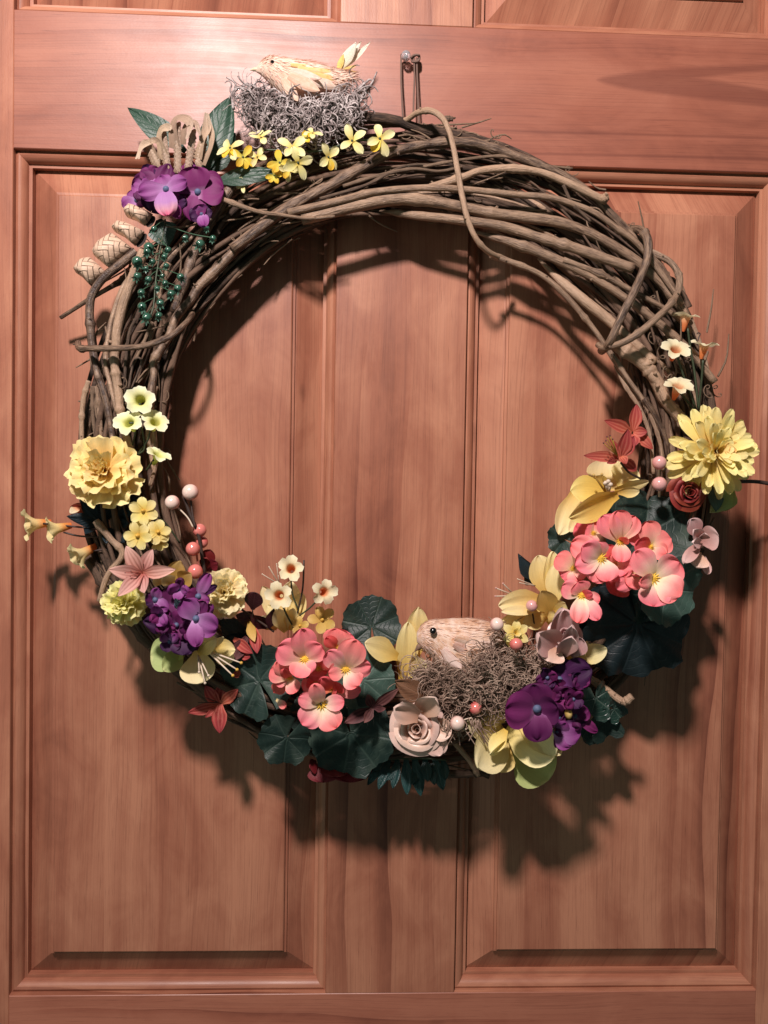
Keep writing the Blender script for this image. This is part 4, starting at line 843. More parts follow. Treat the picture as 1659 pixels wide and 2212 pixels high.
gB = [(800, 570, 48), (790, 605, 40), (705, 685, 48), (832, 685, 28), (778, 742, 26), (712, 805, 46), (800, 832, 34), (912, 800, 26), (740, 938, 42), (745, 1052, 40), (785, 1140, 46), (895, 1025, 36), (985, 948, 36), (1040, 905, 44), (1060, 810, 44), (945, 720, 34), (930, 645, 36), (1100, 490, 36), (1222, 542, 48), (1325, 496, 38), (1272, 412, 34), (885, 1125, 34), (960, 590, 30), (845, 420, 34), (935, 860, 30), (870, 905, 30)]
for x, y, r in gB:
    f = (random.uniform(-.5, .5), random.uniform(-.9, .1), 1); hh = .086 + random.uniform(-.006, .006)
    r *= random.uniform(.72, .95); b_ = berry(gb, Z2, (x, y), r, hh, 'berry_g', f, (1, 1, 1.15)); p = W(Z2(x, y), hh); R = S(r * Z2.k, hh)
    F = frame(p, f); ring(b_, frame(p, (f[0], -.75, .75)), 6, R * 1.3, R * .75, .75, M['calyx'], r0=R * .12, z0=R * .72, b=.6, tm=.3, p=1.2, q=1, nu=2, nv=3, nvar=1)
    yy = max(380, min(1120, y - 40)); sx = float(np.interp(yy, [340, 450, 580, 720, 850, 1050, 1160], [935, 920, 895, 875, 855, 840, 800]))
    if x < 1080: stalk(gb, Z2, [(sx, yy - 30), ((sx + x) / 2, yy - 10), (x, y - r * .5)], .08, hh, 7, 'stemg', 'stalk', 7, 5)
stalk(gb, Z2, [(940, 380), (1060, 430), (1180, 465), (1325, 490)], .078, .086, 8, 'stemg', 'stalk')
#@@ left side
tl = thing('lime_flower_spray', 'pale lime trumpet flowers above the left yellow carnation', 'flower spray', W(NL(1000, 1300), .07))
for P in ([(890, 1720), (940, 1500), (985, 1250), (1000, 1120)], [(960, 1800), (1090, 1620), (1140, 1450)], [(960, 1800), (1060, 1700), (1000, 1400), (860, 1380)], [(1080, 2000), (1150, 1900), (1180, 1860)]): stalk(tl, NL, P, .066, .078, 26)
trumpets(tl, NL, [(1000, 1080, 200, .084, (.05, .15, 1), .3), (850, 1370, 195, .082, (-.15, .55, 1), .9), (1200, 1360, 185, .080, (.35, .6, .8), .2), (1240, 1790, 165, .078, (.45, .75, .35), .5)], 'trum_g', 1.0, .14)
carnation('carnation', 'large buttery yellow carnation low on the left arc', Z4, (640, 805), 265, .072, 'carn', (-.05, .28, 1), seed=.3)
lv = thing('dark_leaf_sprig', 'dark blue green leaf sprig below the left yellow carnation', 'leaf sprig', W(Z4(600, 1130), .05))
for a, b, wd in (((660, 1150), (370, 1105), 110), ((650, 1180), (470, 990), 140), ((680, 1130), (600, 1000), 110), ((700, 1130), (830, 1060), 90), ((700, 1160), (800, 1150), 90), ((690, 1180), (640, 1290), 110), ((720, 1180), (770, 1290), 90), ((560, 1180), (500, 1230), 80), ((760, 1000), (900, 1000), 90)):
    leaf(lv, Z4, a, .045, b, .062, wd, 'leaf_blue')
wt = thing('wired_trumpet_spray', 'cream and orange trumpet flowers on dark wires sticking out at the left', 'flower spray', W(Z4(300, 1180), .05))
stalk(wt, Z4, [(700, 1210), (560, 1190), (380, 1172), (210, 1155)], .045, .045, 14, 'wire'); stalk(wt, Z4, [(720, 1260), (580, 1248), (450, 1240), (350, 1215)], .045, .045, 14, 'wire')
stalk(wt, D, [(262, 1208), (232, 1188), (202, 1190)], .045, .045, 4, 'wire')
trumpets(wt, Z4, [(150, 1160, 105, .045, (-1, -.12, .6), .2), (300, 1190, 98, .046, (-1, -.25, .55), .7)], 'trum_b', 1.0, flare=.35)
trumpets(wt, D, [(178, 1196, 32, .046, (-.8, -.55, .6), .4)], 'trum_b', 1.0, flare=.35)
free_petal(wt, Z4(500, 1080), .05, Z4(395, 1040), .058, 110 * Z4.k, M['lily_r'], **OVAL); free_petal(wt, Z4(470, 1020), .052, Z4(395, 1085), .06, 60 * Z4.k, M['trum'], **OVAL)
fz = thing('freesia_spray', 'small yellow six petal flowers below the left yellow carnation', 'flower spray', W(Z4(920, 1160), .07))
stars(fz, Z4, [(900, 1070, 100, .074, (.0, .1, 1), .1), (862, 1240, 100, .076, (-.1, .0, 1), .4), (1000, 1215, 95, .073, (.3, .1, 1), .8), (905, 1140, 60, .070, (.2, -.5, 1), .2), (1010, 1290, 60, .070, (.2, -.5, 1), .2)])
stalk(fz, Z4, [(960, 1095), (1050, 1150), (1150, 1290)], .066, .05, 12)
bl = thing('berry_sprig', 'pink berry sprig rising inside the ring at the lower left', 'berry sprig', W(Z5(670, 250), .06), 'berry sprigs on the wreath')
stalk(bl, Z5, [(690, 320), (670, 200), (650, 80), (605, -30), (560, -150)], .060, .066, 22, 'wire')
stalk(bl, Z4, [(1255, 1180), (1235, 1080), (1222, 960)], .066, .066, 14, 'wire'); stalk(bl, Z4, [(1240, 1180), (1200, 1110), (1120, 1030)], .066, .066, 11, 'stamen')
stalk(bl, Z5, [(668, 320), (645, 240), (640, 190)], .066, .07, 12, 'lily_p')
berry(bl, Z4, (1222, 940), 56, .070, 'berry', (-.2, .4, 1)); berry(bl, Z4, (1097, 1010), 50, .070, 'berry', (-.2, .3, 1)); berry(bl, Z5, (658, 58), 40, .060, 'berry_r'); berry(bl, Z5, (672, 128), 36, .055, 'berry_r', (0, -.5, .5))
berry(bl, Z5, (618, 168), 42, .072, 'berry_r', (-.2, .3, 1)); berry(bl, Z5, (632, 302), 44, .072, 'berry_r', (.0, .3, 1))
rp = thing('dark_red_blossom', 'dark red petals behind the lower left berry sprig', 'flower', W(Z5(710, 230), .05)); petals_of(rp, Z5, [(690, 280, .05, 720, 170, .055, 90, 'rose_dk'), (690, 290, .05, 765, 250, .058, 80, 'rose_dk'), (680, 290, .052, 700, 220, .062, 70, 'rose_dk')], BROAD)
ly = thing('lily', 'pale pink striped lily over the lime carnation at the lower left', 'lily', W(Z5(315, 310), .09), 'striped lilies on the wreath')
petals_of(ly, Z5, [(318, 312, .088, 222, 150, .096, 95, 'lily_p'), (318, 310, .088, 378, 168, .094, 85, 'lily_p'), (320, 312, .090, 518, 288, .098, 82, 'lily_p'), (320, 315, .090, 328, 432, .096, 84, 'lily_p'), (316, 316, .092, 172, 450, .102, 86, 'lily_p'), (316, 313, .090, 118, 290, .100, 90, 'lily_p')], dict(POINT, a0=.35, curl=-.7))
stamens(ly, Z5, (318, 312), .09, [(250, 300), (215, 310), (245, 330)], 7, 'lily_p', 'lily_d', .010, .7)
carnation('carnation', 'lime yellow carnation under the pale pink lily', Z5, (215, 490), 140, .066, 'carn_g', (-.1, .1, 1), seed=.8)
mp = thing('mustard_blossom', 'folded mustard petals between the pink lily and the cream carnation', 'flower', W(Z5(530, 330), .075)); petals_of(mp, Z5, [(500, 370, .07, 545, 240, .08, 120, 'must'), (540, 370, .072, 605, 310, .082, 110, 'must'), (500, 370, .074, 440, 330, .084, 90, 'carn_c'), (440, 370, .07, 380, 350, .08, 60, 'carn_c')], OVAL)
carnation('carnation', 'cream carnation between the purple hydrangea and the burgundy leaves', Z5, (805, 430), 155, .072, 'carn_c', (.1, .15, 1), seed=.1)
h2 = thing('purple_hydrangea', 'purple hydrangea between the two small carnations at the lower left', 'hydrangea', W(Z5(560, 560), .08), 'purple hydrangeas on the wreath')
floret(h2, Z5, (637, 582), .098, [(765, 640, 150, .004, 'purp_l'), (640, 745, 110, .002, 'purp_l'), (560, 470, 130, .006, 'purp_l'), (690, 480, 80, .002, 'purp')], 'purp_l', 'dot', .0026, HK)
floret(h2, Z5, (395, 470), .090, [(470, 535, 90, .004, 'purp_l'), (410, 400, 70, .006, 'purp_l'), (340, 440, 70, .002, 'purp'), (340, 500, 70, .0, 'purp_d')], 'purp_l', 'dot', .0022, HK)
floret(h2, Z5, (650, 450), .094, [(715, 310, 80, .008, 'purp_l'), (590, 420, 90, .004, 'purp_m'), (720, 470, 80, .004, 'purp_l'), (660, 520, 80, .004, 'purp_m'), (765, 385, 50, .006, 'purp_d')], 'purp_m', 'dot', .0024, HK)
floret(h2, Z5, (520, 500), .082, [(500, 380, 140, .004, 'purp'), (430, 420, 110, .0, 'purp_d'), (580, 430, 110, .002, 'purp'), (450, 560, 140, .004, 'purp')], 'purp', 'dot', .002, HK)
floret(h2, Z5, (520, 620), .086, [(330, 590, 130, .0, 'purp_d'), (400, 540, 110, .004, 'purp'), (440, 660, 110, .004, 'purp'), (570, 560, 130, .006, 'purp_m'), (600, 680, 110, .002, 'purp')], 'purp', 'dot', .002, HK)
floret(h2, Z5, (570, 690), .084, [(560, 800, 150, .006, 'purp_d'), (490, 770, 120, .002, 'purp_d'), (690, 730, 110, -.002, 'purp'), (640, 620, 100, .0, 'purp')], 'purp_d', 'dot', .002, HK)
fillers(h2, Z5, [(450, 620), (600, 520), (540, 410), (690, 560), (480, 720), (600, 640), (420, 560)], .088, 62, ['purp', 'purp_d', 'purp_m', 'purp_l', 'purp'])
leaf(h2, Z5, (560, 540), .092, (510, 460), .094, 50, 'leaf_blue'); leaf(h2, Z5, (520, 690), .07, (420, 660), .075, 70, 'leaf')
o1 = thing('yellow_orchid', 'yellow and green orchid below the lower left purple hydrangea', 'orchid', W(Z5(680, 800), .07), 'yellow orchids on the wreath')
petals_of(o1, Z5, [(560, 790, .064, 365, 800, .066, 200, 'orch_g', dict(tm=.6, p=2.6, q=.5, roll=.3)), (655, 770, .066, 645, 970, .082, 205, 'orch_p', dict(tm=.6, p=2.5, q=.5)), (640, 770, .080, 800, 690, .088, 90, 'orch_p', dict(roll=.8)), (650, 790, .084, 760, 700, .09, 110, 'orch', dict(roll=-.5)), (740, 740, .074, 870, 770, .080, 110, 'orch'), (740, 760, .068, 860, 830, .07, 120, 'orch_p'), (560, 780, .062, 440, 890, .074, 120, 'orch_g')], dict(OVAL, cup=.18))
stamens(o1, Z5, (700, 770), .082, [(905, 845), (855, 920), (880, 885)], 13); stamens(o1, Z5, (650, 800), .082, [(655, 900), (690, 965), (710, 920)], 11, 'stamen', 'stamen')
lr = thing('lily', 'dark red striped lily hanging below the orchid at the lower left', 'lily', W(Z5(770, 1090), .05), 'striped lilies on the wreath')
petals_of(lr, Z5, [(775, 1090, .055, 588, 1140, .06, 70, 'lily_r'), (775, 1090, .055, 690, 980, .055, 80, 'lily_r'), (780, 1085, .055, 800, 960, .055, 90, 'lily_r'), (785, 1085, .058, 888, 1000, .062, 70, 'lily_r'), (780, 1090, .06, 778, 1262, .066, 92, 'lily_r'), (772, 1095, .058, 690, 1170, .062, 40, 'lily_r')], dict(POINT, a0=.3, curl=-.6))
stamens(lr, Z5, (770, 1080), .06, [(690, 1050), (650, 1080)], 6, 'wire', 'wire', .006, .6)
l3 = thing('lily', 'small dark red lily beside the left geranium leaf', 'lily', W(Z5(960, 730), .06), 'striped lilies on the wreath')
petals_of(l3, Z5, [(985, 640, .06, 1000, 790, .07, 75, 'lily_r'), (950, 600, .06, 985, 720, .068, 60, 'must'), (860, 700, .06, 975, 790, .07, 70, 'lily_r'), (940, 690, .062, 840, 840, .066, 90, 'lily_d'), (900, 790, .062, 960, 810, .068, 60, 'lily_r'), (900, 900, .06, 850, 920, .066, 50, 'lily_r')], POINT)
bg_ = thing('burgundy_leaf_sprig', 'glossy burgundy leaf sprig beside the cream carnation', 'leaf sprig', W(Z5(1000, 560), .06))
leaf(bg_, Z5, (972, 530), .07, (985, 425), .078, 110, 'burg', p=2.2, q=.5, tm=.55); leaf(bg_, Z5, (1070, 640), .062, (1100, 520), .07, 70, 'burg'); leaf(bg_, Z5, (1000, 600), .055, (870, 560), .06, 100, 'burg'); leaf(bg_, Z5, (1060, 640), .055, (960, 560), .064, 90, 'burg')
stalk(bg_, Z5, [(1100, 660), (1000, 590), (880, 510)], .06, .062, 14, 'wire'); stalk(bg_, Z5, [(972, 580), (972, 530)], .066, .07, 8, 'wire')
leaf(bg_, Z5, (960, 720), .05, (780, 590), .055, 170, 'leaf_blue'); leaf(bg_, Z5, (960, 760), .05, (820, 690), .055, 120, 'leaf_blue')
#@@ bottom left of centre
tb = thing('cream_flower_spray', 'cream trumpet flowers with orange throats above the centre geranium', 'flower spray', W(Z5(1220, 450), .07))
stalk(tb, Z5, [(1215, 660), (1245, 520), (1270, 400), (1277, 235)], .062, .07, 12, 'wire'); stalk(tb, Z5, [(1245, 530), (1210, 440), (1200, 350)], .066, .07, 10); stalk(tb, Z5, [(1250, 565), (1310, 520), (1350, 480)], .066, .072, 10); stalk(tb, Z5, [(1225, 650), (1180, 570), (1155, 515)], .066, .074, 10)
trumpets(tb, Z5, [(1198, 285, 80, .076, (-.05, .35, 1), .2), (1128, 445, 84, .082, (-.1, .15, 1), .6), (1398, 425, 80, .078, (.35, .1, .9), .1)], 'trum', 1.0)
stars(tb, Z5, [(1385, 590, 85, .066, (.2, .3, 1), .3), (1255, 625, 60, .068, (-.2, .2, 1), .1)], 'must', 5)
yb = thing('yellow_lily_bud', 'half open pale yellow lily behind the cream trumpet flowers', 'lily', W(Z5(1150, 520), .055))
petals_of(yb, Z5, [(1180, 640, .055, 1030, 390, .06, 120, 'orch_p'), (1180, 640, .055, 1200, 360, .055, 150, 'orch_p'), (1190, 640, .058, 1270, 430, .06, 110, 'orch'), (1170, 650, .06, 1120, 520, .072, 110, 'orch_p'), (1190, 650, .06, 1215, 520, .07, 90, 'orch'), (1120, 640, .05, 1020, 570, .056, 90, 'carn_c'), (1170, 660, .058, 1060, 500, .062, 90, 'orch_p')], dict(OVAL, cup=.35))
stamens(yb, Z5, (1130, 380), .05, [(1030, 318), (1070, 275), (1115, 258), (1125, 330)], 9, 'stamen', 'stamen', .008, .7)
#@@ geranium in the middle
g1 = thing('geranium', 'coral pink geranium cluster left of the brown bird at the bottom', 'geranium', W(G1(1000, 650), .06), 'coral pink geraniums on the wreath')
for c, R, sp, face, kd, mt, h in ((Z6(255, 800), 215, .6, (-.25, .1, 1), .10, 'gleaf', .062), (Z6(420, 1140), 160, 2.6, (-.1, -.2, 1), .10, 'gleaf', .066), (Z6(800, 1120), 245, 3.4, (.05, -.15, 1), .08, 'gleaf', .068), (Z6(880, 800), 175, -1.9, (.3, .1, 1), .12, 'gleaf_pale', .070), (Z6(925, 480), 175, .1, (.0, .3, 1), .08, 'gleaf', .045), (Z6(620, 1000), 170, 3.0, (0, 0, 1), .1, 'gleaf', .058)):
    disk_leaf('leaf', g1, W(c, h), S(R * 1.1 * Z6.k, h), M[mt], face, sp, dish=kd, asp=.95)
floret(g1, G1, (830, 535), .094, [(540, 400, 330, .006, 'gera'), (800, 205, 300, .009), (1010, 385, 270, .008), (900, 690, 200, .006), (745, 740, 250, .008)], 'gera', er=.0052)
floret(g1, G1, (1275, 645), .096, [(1080, 450, 250, .008, 'gera2'), (1390, 330, 330, .012), (1545, 600, 250, .008), (1420, 825, 270, .006, 'gera2'), (1085, 690, 210, .006)], 'gera', er=.0050)
floret(g1, G1, (1200, 420), .084, [(1180, 205, 320, .006), (1340, 270, 280, .004), (1060, 300, 160, .006, 'gerad')], 'gera', er=.003)
floret(g1, G1, (1010, 1030), .098, [(930, 810, 190, .012, 'gera2'), (760, 960, 190, .006, 'gera2'), (800, 1250, 290, .005, 'gera2'), (1170, 1290, 300, .005, 'gera2'), (1262, 1000, 190, .006, 'gera2')], 'gera2', er=.0058)
ballobj('pistil', W(G1(1005, 1030), .1005), .0010, M['black'], g1, n=8, m=6)
floret(g1, G1, (670, 740), .086, [(462, 640, 260, .004), (530, 560, 190, .008, 'gera'), (600, 640, 140, .012, 'gerad'), (735, 905, 190, .006), (500, 770, 180, .002), (490, 900, 170, -.004, 'gerad')], 'gera', er=.0034)
floret(g1, G1, (1130, 870), .088, [(1010, 740, 190, .012), (1230, 820, 180, .006, 'gerad'), (1180, 900, 150, .008), (1440, 880, 190, .0, 'gera'), (1280, 940, 180, -.004, 'gerad'), (960, 850, 160, -.002, 'gerad')], 'gerad', er=.003)
floret(g1, G1, (960, 800), .080, [(860, 760, 190, .002, 'gerad'), (1060, 800, 190, .002, 'gerad'), (960, 900, 180, 0, 'gerad'), (800, 850, 180, 0, 'gera')], 'gerad', er=.003)
floret(g1, G1, (980, 640), .082, [(960, 740, 170, .004, 'gerad'), (1040, 560, 200, .003, 'gerad'), (900, 760, 170, 0, 'gerad'), (1050, 720, 150, .0, 'gerad')], 'gerad', er=.003)
free_petal(g1, G1(520, 980), .07, G1(620, 1065), .076, 90 * G1.k, M['gera'], name='floret', **ROUND)
ld = thing('lily', 'dark maroon lily between the centre geranium and the beige rose', 'lily', W(Z6(920, 950), .08), 'striped lilies on the wreath')
petals_of(ld, Z6, [(930, 960, .08, 1086, 845, .088, 62, 'lily_d'), (930, 960, .08, 900, 880, .084, 60, 'lily_d'), (930, 965, .08, 760, 1050, .084, 80, 'lily_d'), (935, 960, .08, 1010, 965, .086, 50, 'lily_d'), (930, 965, .082, 880, 1050, .088, 60, 'lily_d')], POINT)
y1 = thing('yellow_orchid', 'yellow orchid with cupped petals touching the brown bird beak', 'orchid', W(Z6(1120, 680), .075), 'yellow orchids on the wreath')
petals_of(y1, Z6, [(1180, 680, .050, 1205, 362, .060, 150, 'orch'), (1125, 790, .054, 1142, 450, .060, 135, 'orch', dict(cup=.2, b=.6)), (1080, 660, .064, 885, 575, .076, 150, 'orch', dict(roll=.5)), (1160, 720, .07, 1250, 690, .076, 130, 'orch_p'), (1140, 760, .07, 1240, 740, .074, 90, 'orch_p')], OVAL)
rr_ = thing('dark_red_rose', 'dark red rose petals peeping out under the bottom geranium leaf', 'rose', W(Z6(720, 1340), .05))
petals_of(rr_, Z6, [(640, 1290, .05, 640, 1405, .056, 190, 'rose_dk'), (800, 1290, .05, 800, 1405, .058, 230, 'rose_dk'), (720, 1280, .054, 720, 1370, .062, 200, 'rose_dk'), (850, 1290, .054, 880, 1380, .058, 130, 'rose_dk'), (600, 1290, .052, 560, 1320, .058, 90, 'rose_dk')], BROAD)
fe = thing('fern_leaf', 'dark teal fern leaf with pointed lobes under the beige rose', 'fern', W(Z6(1150, 1330), .05))
stalk(fe, Z6, [(960, 1270), (1100, 1262), (1250, 1262), (1370, 1270)], .055, .055, 12)
for a, b, wd in (((990, 1260), (900, 1420), 60), ((1030, 1260), (965, 1445), 64), ((1080, 1262), (1050, 1440), 62), ((1130, 1262), (1136, 1478), 72), ((1180, 1262), (1218, 1486), 80), ((1240, 1262), (1260, 1400), 66), ((1300, 1266), (1350, 1450), 80), ((1350, 1270), (1365, 1390), 60), ((1010, 1300), (930, 1330), 50), ((1100, 1290), (1010, 1390), 60), ((1200, 1300), (1170, 1420), 60), ((1270, 1290), (1300, 1420), 60)):
    leaf(fe, Z6, a, .052, b, .060, wd, 'fern', 'lobe', b=.4, tm=.5, p=1.6, q=.75)
tag(leaf(None, Y1, (420, 1010), .075, (175, 878), .085, 150, 'tanleaf', 'tan_leaf', tm=.5, p=1.8), 'dull tan leaf above the beige rose at the bottom', 'leaf')
rose('rose', 'beige pink satin rose at the bottom under the brown nest', Y1, (320, 1190), 190, .082, 'rose', (-.12, .25, 1), .4, 4, 'satin roses on the wreath')
rz = bpy.data.objects['rose']
petals_of(rz, Y1, [(330, 1090, .085, 440, 990, .10, 170, 'rose', dict(cup=.4)), (400, 1180, .085, 470, 1370, .088, 150, 'rose', dict(cup=.35)), (420, 1150, .084, 540, 1240, .092, 150, 'rose', dict(cup=.3)), (330, 1110, .09, 170, 1060, .10, 150, 'rose', dict(cup=.5))], dict(BROAD, b=.55))
#@@ second bird and its nest
TOPY = ([-1, -.6, -.35, -.1, .1, .5, .8, 1], [800, 835, 830, 740, 605, 610, 690, 790]); BOTY = ([-1, -.7, -.4, 0, .5, .8, 1], [870, 970, 1085, 1110, 1060, 960, 870])
def pf2():
    x = random.uniform(-1, 1); v = random.random() ** .9; tpy = float(np.interp(x, *TOPY)); bty = float(np.interp(x, *BOTY)); py = bty + (tpy - bty) * v
    hh = .060 + .034 * math.sqrt(max(0, 1 - (x * .96) ** 2)) * math.sqrt(max(.05, 1 - (2 * v - .9) ** 2 * .8))
    return np.array(W(Y1(745 + 432 * x, py), hh + random.uniform(-.005, .004))), TX, TZ + TN * .2, TN
mb = MB(); strands(1300, pf2, (.012, .034), (.00025, .0006), (.0025, .009), mb, 12)
for _ in range(30):
    x, y = random.uniform(500, 760), random.uniform(1080, 1130); tube(mb, spl([W(Y1(x, y), .085), W(Y1(x + random.uniform(-60, 60), y + 60), .092), W(Y1(x + random.uniform(-90, 90), y + random.uniform(90, 210)), .09)], 8), .0004, 4, False)
n2 = mb.build('nest', M['moss2']); tag(n2, 'brown curly moss nest under the brown bird at the bottom', 'nest', 'moss nests on the wreath')
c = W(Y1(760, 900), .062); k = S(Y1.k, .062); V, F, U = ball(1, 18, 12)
add('moss_core', mk('moss_core', [(v[0] * 400 * k, v[1] * .024, v[2] * 175 * k) for v in V], F, U, True, M['core_hollow_shade']), n2, Matrix.Translation(c))
def m2(f, s): return 'b2p' if (f < .24 or (s < .1 and f < .5 and random.random() < .6)) else 'b2'
b2 = bird('bird', 'brown and rosy bird facing left in the brown bottom nest', Y1, [(318, 560, 628), (340, 524, 652), (372, 496, 690), (415, 480, 720), (465, 478, 790), (530, 474, 850), (610, 471, 880), (690, 474, 870), (770, 490, 820), (840, 512, 740), (890, 545, 660), (905, 570, 620)], .070, .72, ('b2', 'b2p', 'b2', m2), 1, (424, 554), 23, [((356, 640), (304, 688), 50, 'bk2')], .0135, 0, .86)
petals_of(b2, Y1, [(570, 600, .0865, 800, 690, .080, 80, 'b2', {}), (560, 640, .0868, 760, 760, .082, 80, 'b2p', {}), (490, 670, .0835, 610, 800, .085, 100, 'b2p', {})], dict(b=.5, tm=.45, p=1.8, q=.7, cup=-.3, nu=6, nv=7, ruf=.01), name='wing_feather')
bs = thing('berry_sprig', 'cream and red berries around the brown nest', 'berry sprig', W(Y1(800, 800), .08), 'berry sprigs on the wreath')
stalk(bs, Y1, [(1075, 640), (1085, 540), (1080, 480), (1070, 420)], .07, .085, 12, 'wire'); stalk(bs, Y1, [(1000, 700), (980, 660)], .09, .1, 10, 'wire')
stalk(bs, Y1, [(700, 1120), (640, 1130), (600, 1150)], .088, .09, 10, 'stamen'); stalk(bs, Y1, [(650, 1190), (610, 1210), (560, 1215)], .085, .09, 9, 'stamen'); stalk(bs, Y1, [(900, 590), (870, 560), (850, 530)], .08, .095, 10, 'wire')
berry(bs, Y1, (583, 1158), 48, .096, 'berry', (0, .35, 1), (1, 1, 1.1)); berry(bs, Y1, (840, 512), 45, .098, 'berry', (.1, .5, 1)); berry(bs, Y1, (966, 642), 43, .104, 'berry_r', (.3, .5, 1), (1, .95, 1)); berry(bs, Y1, (1068, 390), 38, .092, 'berry_p', (-.5, .1, 1)); berry(bs, Y1, (700, 1058), 42, .092, 'berry_r', (.4, .1, .6))
sf = thing('small_yellow_blossom', 'small yellow blossom with a toothed cup between two red berries', 'flower', W(Y1(965, 570), .08))
F = frame(W(Y1(962, 572), .086), (.1, .3, 1)); ring(sf, F, 6, S(92 * Y1.k, .09), S(62 * Y1.k, .09), .25, M['star'], b=.4, tm=.55, p=1.8, q=.7, cup=.2, curl=-.3, nu=5, nv=6)
ring(sf, F, 7, S(52 * Y1.k, .09), S(30 * Y1.k, .09), .95, M['star'], b=.7, tm=.5, p=2, q=.6, cup=.2, nu=4, nv=4)
petals_of(sf, Y1, [(940, 610, .084, 915, 655, .086, 60, 'star')], ROUND)
#@@ bottom right
o3 = thing('yellow_orchid', 'large pale yellow orchid with a green petal below the brown nest', 'orchid', W(Y1(900, 1280), .075), 'yellow orchids on the wreath')
petals_of(o3, Y1, [(960, 1320, .054, 1180, 1530, .074, 310, 'orch_g', dict(tm=.62, p=2.6, q=.5, roll=-.2)), (880, 1180, .064, 715, 1450, .096, 270, 'orch_p', dict(b=.5, tm=.5, p=3, q=.5)), (870, 1150, .070, 645, 1150, .086, 240, 'orch_p', dict(b=.6)), (930, 1150, .070, 1215, 1385, .094, 300, 'orch_p', dict(b=.55, tm=.5, p=3.2, q=.5, cup=.12)), (980, 1150, .072, 1262, 1362, .092, 190, 'orch_p', dict(roll=-.4)), (900, 1200, .088, 800, 1350, .094, 110, 'orch', dict(roll=.5)), (920, 1260, .088, 790, 1360, .098, 95, 'orch', dict(roll=-.7)), (910, 1290, .066, 825, 1468, .082, 200, 'orch'), (900, 1130, .074, 800, 1080, .078, 160, 'orch_p')], OVAL)
h3 = thing('purple_hydrangea', 'deep purple hydrangea over the large pale yellow orchid at the lower right', 'hydrangea', W(Y1(1150, 1030), .08), 'purple hydrangeas on the wreath')
floret(h3, Y1, (1102, 1062), .104, [(895, 1060, 270, .004, 'purp_m'), (1070, 900, 230, .006, 'purp'), (1240, 1060, 210, .006, 'purp'), (1105, 1270, 190, .002, 'purp')], 'purp', 'dot', .0034, HK)
floret(h3, Y1, (1250, 870), .088, [(1455, 800, 210, .004, 'purp_d'), (1330, 930, 190, .002, 'purp_m'), (1200, 790, 160, .002, 'purp_d'), (1340, 760, 170, .000, 'purp_d')], 'purp_d', 'dot', .0024, HK)
floret(h3, Y1, (1260, 990), .086, [(1180, 900, 170, .006, 'purp_m'), (1300, 920, 170, .006, 'purp'), (1290, 1070, 150, .008, 'purp_m'), (1220, 1060, 150, 0, 'purp')], 'purp', 'dot', .002, HK)
floret(h3, Y1, (1225, 1210), .092, [(1385, 1210, 170, .004, 'purp_l'), (1320, 1310, 130, .003, 'purp_l'), (1290, 1150, 100, .006, 'purp_l'), (1250, 1330, 70, 0, 'purp')], 'purp_l', 'dot', .0026, HK)
floret(h3, Y1, (1350, 1110), .082, [(1440, 1070, 110, .004, 'purp_m'), (1340, 1030, 110, .006, 'purp'), (1420, 1160, 110, .002, 'purp'), (1495, 1210, 70, 0, 'purp_m'), (1330, 960, 90, .0, 'purp_m'), (1380, 1180, 90, .002, 'purp_d')], 'purp_m', 'dot', .002, HK)
fillers(h3, Y1, [(1190, 950), (1340, 1000), (1300, 1190), (1170, 860), (1390, 870), (1250, 1120)], .088, 72, ['purp', 'purp_d', 'purp_m', 'purp'])
tag(ballobj('bud', W(Y1(1308, 1096), .096), S(34 * Y1.k, .09), M['must'], h3, sz=(.7, 1, 1)), 'small olive bud')
r2 = rose('rose', 'mauve pink half open rose right of the brown nest', Y1, (1270, 590), 150, .084, 'rose_m', (.05, .30, 1), .9, 0, 'satin roses on the wreath')
petals_of(r2, Y1, [(1240, 680, .088, 1110, 570, .100, 200, 'rose_m', dict(cup=.45, tm=.6)), (1230, 690, .084, 1100, 640, .094, 170, 'rose_m', dict(cup=.3)), (1260, 700, .080, 1275, 410, .098, 190, 'rose_m', dict(cup=.5, tm=.65)), (1280, 690, .090, 1330, 520, .106, 110, 'rose_m', dict(cup=.6)), (1300, 700, .088, 1395, 600, .094, 160, 'rose_m', dict(cup=.3)), (1200, 650, .090, 1170, 755, .096, 200, 'rose', dict(cup=.2)), (1260, 700, .092, 1330, 590, .104, 130, 'rose_m', dict(cup=.5))], dict(BROAD, b=.6))
op = thing('yellow_blossom', 'folded yellow petals tucked right of the mauve rose', 'flower', W(Y1(1450, 690), .075)); petals_of(op, Y1, [(1350, 730, .076, 1560, 670, .084, 140, 'orch_p'), (1320, 740, .08, 1430, 620, .088, 90, 'orch', dict(roll=.6)), (1300, 745, .078, 1420, 690, .084, 90, 'orch')], dict(OVAL, cup=.3))
iv = thing('ivy_leaf', 'glossy variegated ivy leaf right of the deep purple hydrangea', 'leaf', W(Y3(770, 900), .06))
disk_leaf('leaf', iv, W(Y3(740, 830), .066), S(150 * Y3.k, .066), M['ivy'], (.2, -.1, 1), 3.5, 'ivy', .1, .06, k=5); disk_leaf('leaf', iv, W(Y3(800, 980), .058), S(150 * Y3.k, .058), M['gleaf'], (.1, -.3, 1), 2.9, 'ivy', .1, .06, k=5)
disk_leaf('leaf', iv, W(Y3(860, 900), .062), S(100 * Y3.k, .062), M['ivy'], (.3, -.2, 1), 4.4, 'ivy', .1, .06, k=5); disk_leaf('leaf', iv, W(Y3(700, 1000), .054), S(130 * Y3.k, .054), M['gleaf'], (0, -.3, 1), 3.2, 'ivy', .1, .06, k=5)
